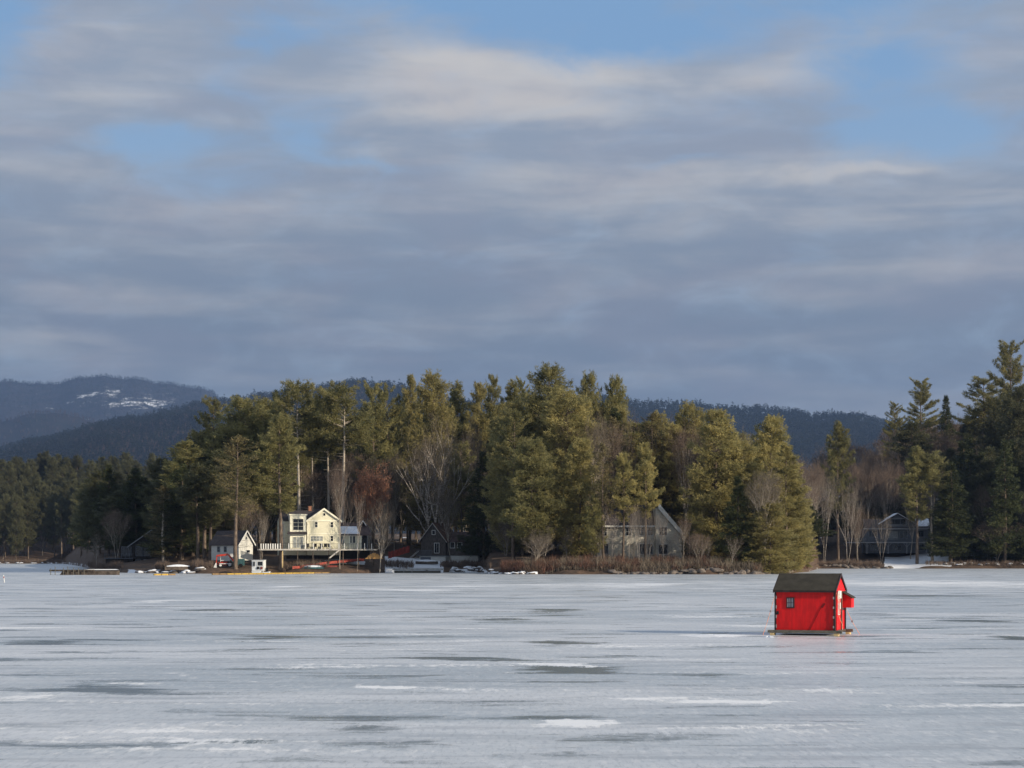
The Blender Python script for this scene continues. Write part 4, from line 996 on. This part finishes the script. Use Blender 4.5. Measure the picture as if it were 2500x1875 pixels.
t=thing('utility_trailer','dark teal boxy trailer with white cowling between tractor and barge','trailer',(xq,Yq,max(gz(xq,Yq),Zp(1392,Yq))),0)
obj('body',MB().box(-.9,1.3,-.8,.8,.35,1.6).prism([(-1.5,2.0),(-.2,1.95),(-.1,2.5),(-1.2,2.5)],-.5,.4,'y'),'teal_paint',t)
obj('cowling',MB().prism([(-1.55,1.98),(-.25,1.95),(-.05,2.2),(-.05,2.55),(-1.25,2.55),(-1.3,2.2)],-.55,.45,'y'),'white_paint',t)
for wx_ in (-.5,.8): obj('wheel',MB().tube((wx_,-.9,.35),(wx_,-.7,.35),.35,.35,14,True),'black_metal',t)

# ------------------------------------------------------------------ work barge with cabin
Yw=374.; xw=X(634,Yw)
t=thing('work_barge','small white work barge with square cabin moored at the yellow boom','barge',(xw,Yw,0),R(-6))
cb_=obj('cabin',MB().box(-1.25,.95,-.9,.9,.55,2.45).box(-1.32,1.02,-.98,.98,2.453,2.53),'white_paint',t)
window(t,.3,1.85,.95,.75,-.9,1,1,'white_trim'); window(t,-.85,1.8,.3,.7,-.9,1,1,'blue_trim')
obj('hull',MB().prism([(-1.1,-.1),(.4,-.1),(.45,.5),(-1.2,.5)],-1.3,1.3,'y').prism([(.9,-.1),(2.0,-.1),(2.1,.45),(1.6,.35),(1.1,.3),(.8,.4)],-1.3,-.4,'y').box(.4,2.0,-.4,1.3,-.1,.2),'white_paint',t)
for q in (-.1,.55): obj('tyre_fender',MB().tube((q,-1.02,1.05),(q,-.92,1.05),.26,.26,14,True),'kayak_red' if q>0 else 'black_metal',t)
obj('outboard_motor',MB().box(1.15,1.55,-.2,.3,.3,1.1).bar((1.35,0,.3),(1.4,0,-.1),.15),'black_metal',t)

# ------------------------------------------------------------------ floating boom
t=thing('floating_boom','long yellow floating boom strung along the shore below the houses','boom',(0,0,0))
pts=[(px,float(np.interp(px,[370,500,600,660,840],[1404,1403,1402,1401.3,1398.5]))) for px in np.arange(375,842,17.8)]
for (a1,b1),(a2,b2_) in zip(pts[:-1],pts[1:]):
    if 415<a1<500: continue
    Y1=HC*F/(b1+.8-HZ);Y2=HC*F/(b2_+.8-HZ); p=Vector((X(a1+.8,Y1),Y1,.12));q=Vector((X(a2-.8,Y2),Y2,.12))
    obj('float',MB().tube(p,q,.15,.15,8,True),'yellow_float' if a1>540 and a1<760 or 370<a1<410 else 'orange_float',t,False)
# orange silt fence: posts + netting following the slope
def netfence(pts,label,h,name):
    t=thing(name,label,'fence',(0,0,0)); V=[];mb=MB()
    P=[]
    for (px,py,Y) in pts: P.append(Vector((X(px,Y),Y,Zp(py,Y))))
    fine_=[]
    for a_,b__ in zip(P[:-1],P[1:]):
        n=max(2,int((b__-a_).length/.5))
        for i in range(n): fine_.append(a_.lerp(b__,i/n))
    fine_.append(P[-1]); fine_=[Vector((q.x,q.y,max(q.z-h*.5,gz(q.x,q.y)-.05)+.04*math.sin(i*1.7))) for i,q in enumerate(fine_)]
    for i in range(len(fine_)-1):
        a_,b__=fine_[i],fine_[i+1]; h1=h*(1-.18*abs(math.sin(i*.9))); h2=h*(1-.18*abs(math.sin((i+1)*.9)))
        base=len(mb.v); o_=Vector((0,.03,0))
        mb.v+=[tuple(a_),tuple(b__),tuple(b__+Vector((0,0,h2))),tuple(a_+Vector((0,0,h1))),tuple(a_+o_),tuple(b__+o_),tuple(b__+o_+Vector((0,0,h2))),tuple(a_+o_+Vector((0,0,h1)))]
        mb.f+=[(base,base+1,base+2,base+3),(base+7,base+6,base+5,base+4),(base+3,base+2,base+6,base+7)]
    obj('netting',mb,'red_plastic',t)
    for i in range(0,len(fine_),5): obj('post',MB().bar(fine_[i]-Vector((0,.04,.1)),fine_[i]+Vector((0,-.04,h+.15)),.05),'dark_wood',t)
netfence([(714,1386,384.5),(760,1380,386.5),(800,1374,388.5),(845,1369,391),(890,1366,393.5)],'low orange-red plastic fence crossing the slope below the cream house',.55,'plastic_fence')
netfence([(948,1355,412),(968,1349,416),(1000,1339,421)],'sagging orange-red plastic fence on the snowy slope left of the brown cottage',1.5,'plastic_fence')
# marker on the ice
Ym=HC*F/(1422-HZ)
t=thing('marker_stake','small white and orange marker stake on the ice at far left','marker',(X(11,Ym),Ym,0))
obj('stake',MB().tube((0,0,0),(-.12,0,.85),.05,.05,6,True),'tape_white',t); obj('band',MB().tube((-.07,0,.5),(-.1,0,.7),.056,.056,6,True),'red_plastic',t)

# ------------------------------------------------------------------ the red ice-fishing hut
Yi=76.6; TH=R(-20.5)
xi=X(1965,Yi)
hut=thing('ice_fishing_hut','bright red wooden ice fishing hut with black gabled roof on timber skids','hut',(xi,Yi,0),TH)
# local frame: x along the front, y to the back; origin at the middle of the front
W=2.24; Dp=1.90; x0,x1=-W/2,W/2; zb,ze,zr=.20,1.70,2.26
obj('wall',gable_wall(x0,x1,0,Dp,zb,ze,zr,'x'),'hut_red',hut)
ov=.05
rf=MB()
sl=(zr-ze)/(Dp/2)
rf.prism([(-.10,ze-.10*sl+.012),(Dp/2,zr+.012),(Dp+.10,ze-.10*sl+.012),(Dp+.10,ze-.10*sl+.05),(Dp/2,zr+.055),(-.10,ze-.10*sl+.05)],x0-ov,x1+ov,'x')
obj('roof',rf,'hut_roof',hut)
for xx in (x0-ov-.022,x1+ov+.002):
    mb=MB().prism([(-.12,ze-.12*sl-.05),(Dp/2,zr-.045),(Dp+.12,ze-.12*sl-.05),(Dp+.12,ze-.12*sl+.062),(Dp/2,zr+.07),(-.12,ze-.12*sl+.062)],xx,xx+.02,'x')
    obj('rake_board',mb,'trim_dark',hut)
obj('eave_board',MB().box(x0-ov,x1+ov,-.125,-.103,ze-.10*sl-.03,ze-.10*sl+.03),'trim_dark',hut)
# upper lit gable panel (hinged) set proud of the end wall
obj('gable_panel',MB().prism([(.0,ze-.06),(Dp,ze-.06),(Dp,ze-.02),(Dp/2,zr-.09),(0,ze-.02)],x1+.003,x1+.03,'x'),'hut_red',hut)
# corner posts and reflective tape
for xx,yy,n_ in ((x0-.035,-.012,0),(x1-.035,-.035,1)):
    cp=obj('corner_post',MB().box(xx,xx+.07,yy-.012,yy+.10,zb,ze-.06),'trim_dark',hut)
    tb=MB(); zz=zb+.08
    while zz<ze-.15: obj('reflective_tape',MB().box(xx+.012+(.04 if n_==0 else -.03),xx+.05+(.04 if n_==0 else -.02),yy-.020,yy-.0125,zz,zz+(.12 if n_==0 else .09)),'tape',cp); zz+=.36
obj('corner_post',MB().box(x1+.002,x1+.05,Dp-.06,Dp+.03,zb,ze-.06),'trim_dark',hut)
obj('wall_board',MB().box(x1+.002,x1+.06,.10,.17,zb,ze-.07),'hut_red',hut)
obj('wall_board',MB().box(x1+.001,x1+.04,Dp-.75,Dp-.62,zb-.08,ze-.07),'brown_post',hut)
# window with panes and pale curtain
wxc=x0+ (1931-1894.5)/142*W; wz=1.70-(1472.5-1441)/65.5
f_=MB(); hw,hh=.155,.20
f_.box(wxc-hw,wxc-hw+.035,-.03,-.002,wz-hh,wz+hh).box(wxc+hw-.035,wxc+hw,-.03,-.002,wz-hh,wz+hh).box(wxc-hw+.035,wxc+hw-.035,-.03,-.002,wz+hh-.035,wz+hh).box(wxc-hw+.035,wxc+hw-.035,-.03,-.002,wz-hh,wz-hh+.035)
f_.box(wxc-.008,wxc+.008,-.025,-.015,wz-hh+.035,wz+hh-.035).box(wxc-hw+.035,wxc+hw-.035,-.0255,-.0145,wz-.008,wz+.008)
wo=obj('window',f_,'trim_dark',hut)
m,nt,out=new_mat('curtained_glass'); tc=nt.n('ShaderNodeTexCoord').outputs['Object']
q=nt.n('ShaderNodeTexWave'); q.inputs['Scale'].default_value=5.0; q.inputs['Distortion'].default_value=2.5; nt.put(q.inputs['Vector'],tc)
cc=nt.mix(nt.ramp(q.outputs['Fac'],.3,.9),(.10,.09,.11),(.48,.48,.50)); p=nt.n('ShaderNodeBsdfPrincipled'); nt.put(p.inputs['Base Color'],cc); p.inputs['Roughness'].default_value=.15
nt.t.links.new(p.outputs[0],out.inputs[0])
obj('pane',MB().box(wxc-hw+.035,wxc+hw-.035,-.012,-.003,wz-hh+.035,wz+hh-.035),m,wo)
obj('latch',MB().box(x0+.06,x0+.13,-.04,-.003,.78,.90).bar((x0+.09,-.03,.84),(x0+.02,-.03,.80),.03),'black_metal',hut)
# skids, deck and blocks
obj('skid',MB().box(x0-.27,x1+.30,-.14,-.02,.085,.195),'weathered_wood',hut)
obj('skid',MB().box(x0-.27,x1+.30,Dp-.02,Dp+.13,.085,.195),'brown_post',hut)
obj('floor',MB().box(x0-.02,x1+.04,-.015,Dp-.025,.13,.197),'brown_post',hut)
for xx,yy in ((x0-.10,-.15),(x1+.08,-.15),(x1+.12,Dp-.05),(x0-.10,Dp-.05)): obj('block',MB().box(xx-.08,xx+.08,yy,yy+.28,-.005,.083),'new_wood',hut)
# side locker with lean-to lid
Lx0,Lx1=x1+.004,x1+.36
lk=obj('side_locker',MB().prism([(Lx0,1.02),(Lx1,1.02),(Lx1,1.40),(Lx0,1.60)],Dp-.55,Dp-.02,'y'),'hut_red',hut)
obj('lid',MB().prism([(Lx0,1.603),(Lx1+.05,1.377),(Lx1+.05,1.41),(Lx0,1.636)],Dp-.62,Dp+.03,'y'),'hut_roof',lk)
obj('hinge',MB().box(Lx0,Lx0+.06,Dp-.50,Dp-.45,.94,1.019),'tape',lk)
# sign plates on the end wall with rows of black marks
sg=obj('sign_plate',MB().box(x1+.062,x1+.074,.40,.92,1.38,1.66),'tape_white',hut)
mk=MB()
for i in range(4):
    y=.46
    while y<.66: w_=random.uniform(.02,.05); mk.box(x1+.0745,x1+.077,y,y+w_,1.42+i*.06,1.435+i*.06); y+=w_+.02
obj('lettering',mk,'black_metal',sg)
obj('sign_plate',MB().box(x1+.062,x1+.07,.62,.80,.98,1.22),'tape_white',hut)
# ropes
for (px_,pyz,q) in ((x0-.03,1.45,(x0-.42,-.25,.0)),(Lx0+.14,1.0,(x1+.66,Dp-.4,.0))):
    rp=MB(); a_=Vector((px_,-.02 if px_<0 else Dp-.5,pyz)); b__=Vector(q)
    for i in range(10):
        s0,s1=i/10,(i+1)/10; rp.tube(a_.lerp(b__,s0)+Vector((0,0,-.05*math.sin(s0*3.14))),a_.lerp(b__,s1)+Vector((0,0,-.05*math.sin(s1*3.14))),.013 if 3<i<6 else .009,.009,5)
    ro=obj('rope',rp,'orange_rope',hut); c=a_.lerp(b__,.35 if px_<0 else .45)+Vector((0,0,-.04)); obj('buckle',MB().box(c.x-.03,c.x+.03,c.y-.02,c.y+.02,c.z-.05,c.z+.03),'tape',ro)
mb=MB(); 
for (a_,b__) in (((x1+.08,.30,.78),(x1+.08,.72,.55)),((x1+.08,.72,.55),(x1+.09,1.0,.40)),((x1+.09,1.0,.40),(x1+.10,.95,.2)),((x1+.07,.05,1.6),(x1+.09,.2,1.3)),((x1+.09,.2,1.3),(x1+.08,.32,.8))): mb.tube(a_,b__,.012,.012,5)
obj('cord',mb,'orange_rope',hut)
# ladder hung on the end wall (a thing of its own)
def hp(x,y,z=0):
    c,s_=math.cos(TH),math.sin(TH); return (xi+x*c-y*s_,Yi+x*s_+y*c,z)
t=thing('ladder','small white sled-like ladder hanging upright on the lit end of the red hut','ladder',hp(x1+.09,.36),TH)
obj('rail',MB().tube((0,-.14,.78),(0,-.14,1.66),.015,.015,6).tube((0,.14,.78),(0,.14,1.66),.015,.015,6).tube((0,-.14,.78),(0,.14,.78),.015,.015,6).tube((0,-.14,1.66),(0,.14,1.66),.015,.015,6),'tape_white',t)
mb=MB()
for zz in np.arange(.9,1.6,.13): mb.tube((0,-.14,zz),(0,.14,zz),.009,.009,5)
obj('rungs',mb,'tape',t)
# thin dark red diagonal bar with a wider upper end on the front wall
fx=lambda px:(px-1894.5)/142*W+x0; fz=lambda py:1.70-(py-1441)/65.5
t=thing('diagonal_bar','thin dark red bar running diagonally across the hut front wall','tool',hp(0,0),TH)
obj('long_bar',MB().bar((fx(1978),-.006,.205),(fx(2006),-.006,fz(1480)),.024,.006),'hut_red_dark',t)
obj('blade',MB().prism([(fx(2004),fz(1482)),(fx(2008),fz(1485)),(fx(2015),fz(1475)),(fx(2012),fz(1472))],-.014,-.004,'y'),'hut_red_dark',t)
# snow kicked up by the skid
def drift(px,py,hw,hh,h,label):
    Y=HC*F/(py-HZ); n=40;mm=10; V=[];mb=MB(); rx=hw/F*Y; ry=hh*Y*Y/(HC*F)
    V=[(0,0,h)]
    for j in range(1,mm+1):
        rr=j/mm
        for i in range(n):
            a=6.283*i/n; w=1+.22*math.sin(3*a+px)+.12*math.sin(7*a)+.08*math.sin(13*a+1)
            V.append((rx*rr*w*math.cos(a),ry*rr*w*math.sin(a),h*(1-rr*rr)*(1+.25*math.sin(9*a+6*rr))-.004*(j==mm)))
    mb.v=V
    for i in range(n): mb.f.append((0,1+i,1+(i+1)%n))
    for j in range(mm-1):
        for i in range(n): a=1+j*n+i;b=1+j*n+(i+1)%n; mb.f.append((a,a+n,b+n,b))
    o=obj('snow_drift',mb,'snow',None,True); o.location=(X(px,Y),Y,.002); tag(o,label,'snow')
drift(1742,1552.5,68,1.6,.05,'thin white snow drift on the ice beside the hut shadow')
drift(1877,1555,12,1.0,.04,'little snow heap at the left front skid of the red hut')

# ------------------------------------------------------------------ sky
w=bpy.data.worlds.new('World'); sc.world=w; w.use_nodes=True
nt=NT(w.node_tree); out=nt.n('ShaderNodeOutputWorld'); bg=nt.n('ShaderNodeBackground')
d=nt.n('ShaderNodeTexCoord').outputs['Generated']; dx,dy,dz=nt.sep(d)
hyp=nt.m('SQRT',nt.m('ADD',nt.m('MULTIPLY',dx,dx),nt.m('MULTIPLY',dy,dy)))
az=nt.m('ARCTAN2',dx,dy); el=nt.m('DIVIDE',dz,nt.m('MAXIMUM',hyp,.02))
# sky coordinates: azimuth and elevation, in the photo's angular scale
sx=nt.m('MULTIPLY_ADD',az,F,1250.); sy=nt.m('MULTIPLY_ADD',el,-F,HZ)
k1=nt.noise(nt.xyz(nt.m('MULTIPLY',sx,.0035),nt.m('MULTIPLY',sy,.007)),1.,5,.55)
k2=nt.noise(nt.xyz(nt.m('MULTIPLY_ADD',sx,.0035,40.),nt.m('MULTIPLY',sy,.007)),1.,5,.55)
wxs=nt.m('ADD',sx,nt.m('MULTIPLY_ADD',k1,320.,-160.)); wys=nt.m('ADD',sy,nt.m('MULTIPLY_ADD',k2,150.,-75.))
def S(L):
    a=None
    for (cx,cy,rx,ry,g) in L:
        q=nt.m('MULTIPLY',nt.blob(wxs,wys,cx,cy,rx,ry),g); a=q if a is None else nt.m('ADD',a,q)
    return a
gap=S([(30,70,110,130,.85),(1330,-20,560,100,1.15),(1560,110,260,60,.8),(660,85,130,45,.6),(2200,20,380,90,.5),(2270,335,230,72,1.0),(2130,200,190,90,.75),(400,372,210,38,.75),(730,340,110,62,.75),(600,225,110,55,.3),(540,445,170,50,.5),(1640,395,170,14,.45),(900,395,180,18,.45),(30,230,70,40,.4)])
bri=S([(500,905,900,38,.28),(1900,930,700,30,.15),(1090,140,170,80,1.0),(1380,190,260,85,.85),(1180,250,300,60,.6),(1900,160,210,60,.8),(1480,450,380,55,.45),(1450,300,260,50,.5),(2060,436,190,16,1.0),(1900,505,420,35,.5),(850,560,260,55,.35),(170,840,190,26,.55),(560,735,380,24,.3),(2330,665,260,32,.4),(1550,685,230,25,.25),(300,200,250,120,.25),(250,430,250,60,.25),(2430,230,120,60,.3)])
drk=S([(790,275,150,38,.6),(1000,310,260,40,.45),(110,685,300,34,.6),(930,672,240,36,.6),(2090,350,70,28,.3),(1600,800,280,50,.5),(1700,640,300,40,.4),(2400,800,240,110,.45),(500,800,300,40,.3),(560,40,160,30,.5),(1800,250,200,40,.4),(2350,200,150,30,.3),(1300,560,300,30,.35),(700,900,1000,60,.25)])
n_s=nt.noise(nt.xyz(nt.m('MULTIPLY',sx,.0016),nt.m('MULTIPLY',sy,.011)),1.,5,.5,.3)   # long flat bands
n_m=nt.noise(nt.xyz(nt.m('MULTIPLY',sx,.004),nt.m('MULTIPLY',sy,.009)),1.,9,.62,.5)     # puffs
n_c=nt.noise(nt.xyz(nt.m('MULTIPLY',sx,.0022),nt.m('MULTIPLY_ADD',sy,.005,9.)),1.,4,.5)
high=nt.ramp(el,.27,.55)
cover=nt.m('SUBTRACT',1.,nt.ramp(nt.m('ADD',gap,nt.m('MULTIPLY_ADD',n_m,1.5,-.66)),.0,1.05))
cover=nt.m('MULTIPLY',cover,nt.m('MULTIPLY_ADD',high,-.22,1.))
bv=nt.m('ADD',nt.m('MULTIPLY_ADD',n_s,1.6,-.56),nt.m('SUBTRACT',nt.m('MULTIPLY',bri,.55),nt.m('MULTIPLY',drk,.42)))
bv=nt.m('ADD',bv,nt.m('MULTIPLY',nt.m('MULTIPLY_ADD',n_m,1.,-.5),nt.ramp(el,.05,.24,.22,1.0)),clamp=True)
up=nt.ramp(el,.07,.24)
lowc=nt.mix(nt.ramp(bv,.0,1.),(.182,.224,.282),(.43,.432,.435))
highc=nt.mix(nt.ramp(bv,.0,1.),(.315,.372,.460),(.62,.60,.58))
cloud=nt.mix(up,lowc,highc)
cloud=nt.mix(nt.m('MULTIPLY',nt.ramp(n_c,.45,.62),.25),cloud,nt.mix(.5,cloud,(.36,.31,.36)))
sky=nt.n('ShaderNodeTexSky',sky_type='NISHITA'); sky.sun_disc=False; sky.sun_elevation=SUN_EL; sky.sun_rotation=R(120); sky.air_density=1.2; sky.dust_density=.6; sky.altitude=200
blue=nt.mix(1.,sky.outputs[0],(.10,.10,.10),'MULTIPLY')
blue=nt.mix(.9,blue,nt.mix(nt.ramp(el,.10,.27),(.37,.51,.67),(.215,.39,.65)))
nt.put(bg.inputs[0],nt.mix(cover,blue,cloud)); bg.inputs[1].default_value=1.0
nt.t.links.new(bg.outputs[0],out.inputs[0])

sl_=bpy.data.lights.new('sun','SUN'); sl_.energy=5.0; sl_.angle=R(.5); sl_.color=(1,.86,.66)
so=bpy.data.objects.new('sun',sl_); col.objects.link(so); so.rotation_euler=SUNV.to_track_quat('Z','Y').to_euler()

# ------------------------------------------------------------------ air
HAZE=True
if HAZE:
    o=obj('haze',MB().box(-9500,9500,-300,16800,-3,1450),None); 
    m,nt,out=new_mat('haze_air'); pv=nt.n('ShaderNodeVolumePrincipled'); pv.inputs['Color'].default_value=(.36,.55,.95,1); pv.inputs['Density'].default_value=4.2e-5; pv.inputs['Anisotropy'].default_value=0.1
    nt.t.links.new(pv.outputs[0],out.inputs['Volume']); o.data.materials.append(m); tag(o,'faint blue haze in the air','haze',kind='stuff')

# ------------------------------------------------------------------ camera
cam=bpy.data.cameras.new('camera'); co_=bpy.data.objects.new('camera',cam); col.objects.link(co_)
cam.sensor_width=36; cam.lens=F/2500*36; co_.location=(0,0,HC); co_.rotation_euler=(R(90),0,0)
cam.shift_y=(HZ-937.5)/2500; cam.clip_start=.5; cam.clip_end=60000
sc.camera=co_
sc.view_settings.view_transform='Standard'; sc.view_settings.look='None'; sc.view_settings.exposure=0; sc.view_settings.gamma=1
sc.render.engine='CYCLES'; sc.cycles.max_bounces=5; sc.cycles.diffuse_bounces=2; sc.cycles.glossy_bounces=2; sc.cycles.volume_bounces=0; sc.cycles.transmission_bounces=2
sc.cycles.use_denoising=True
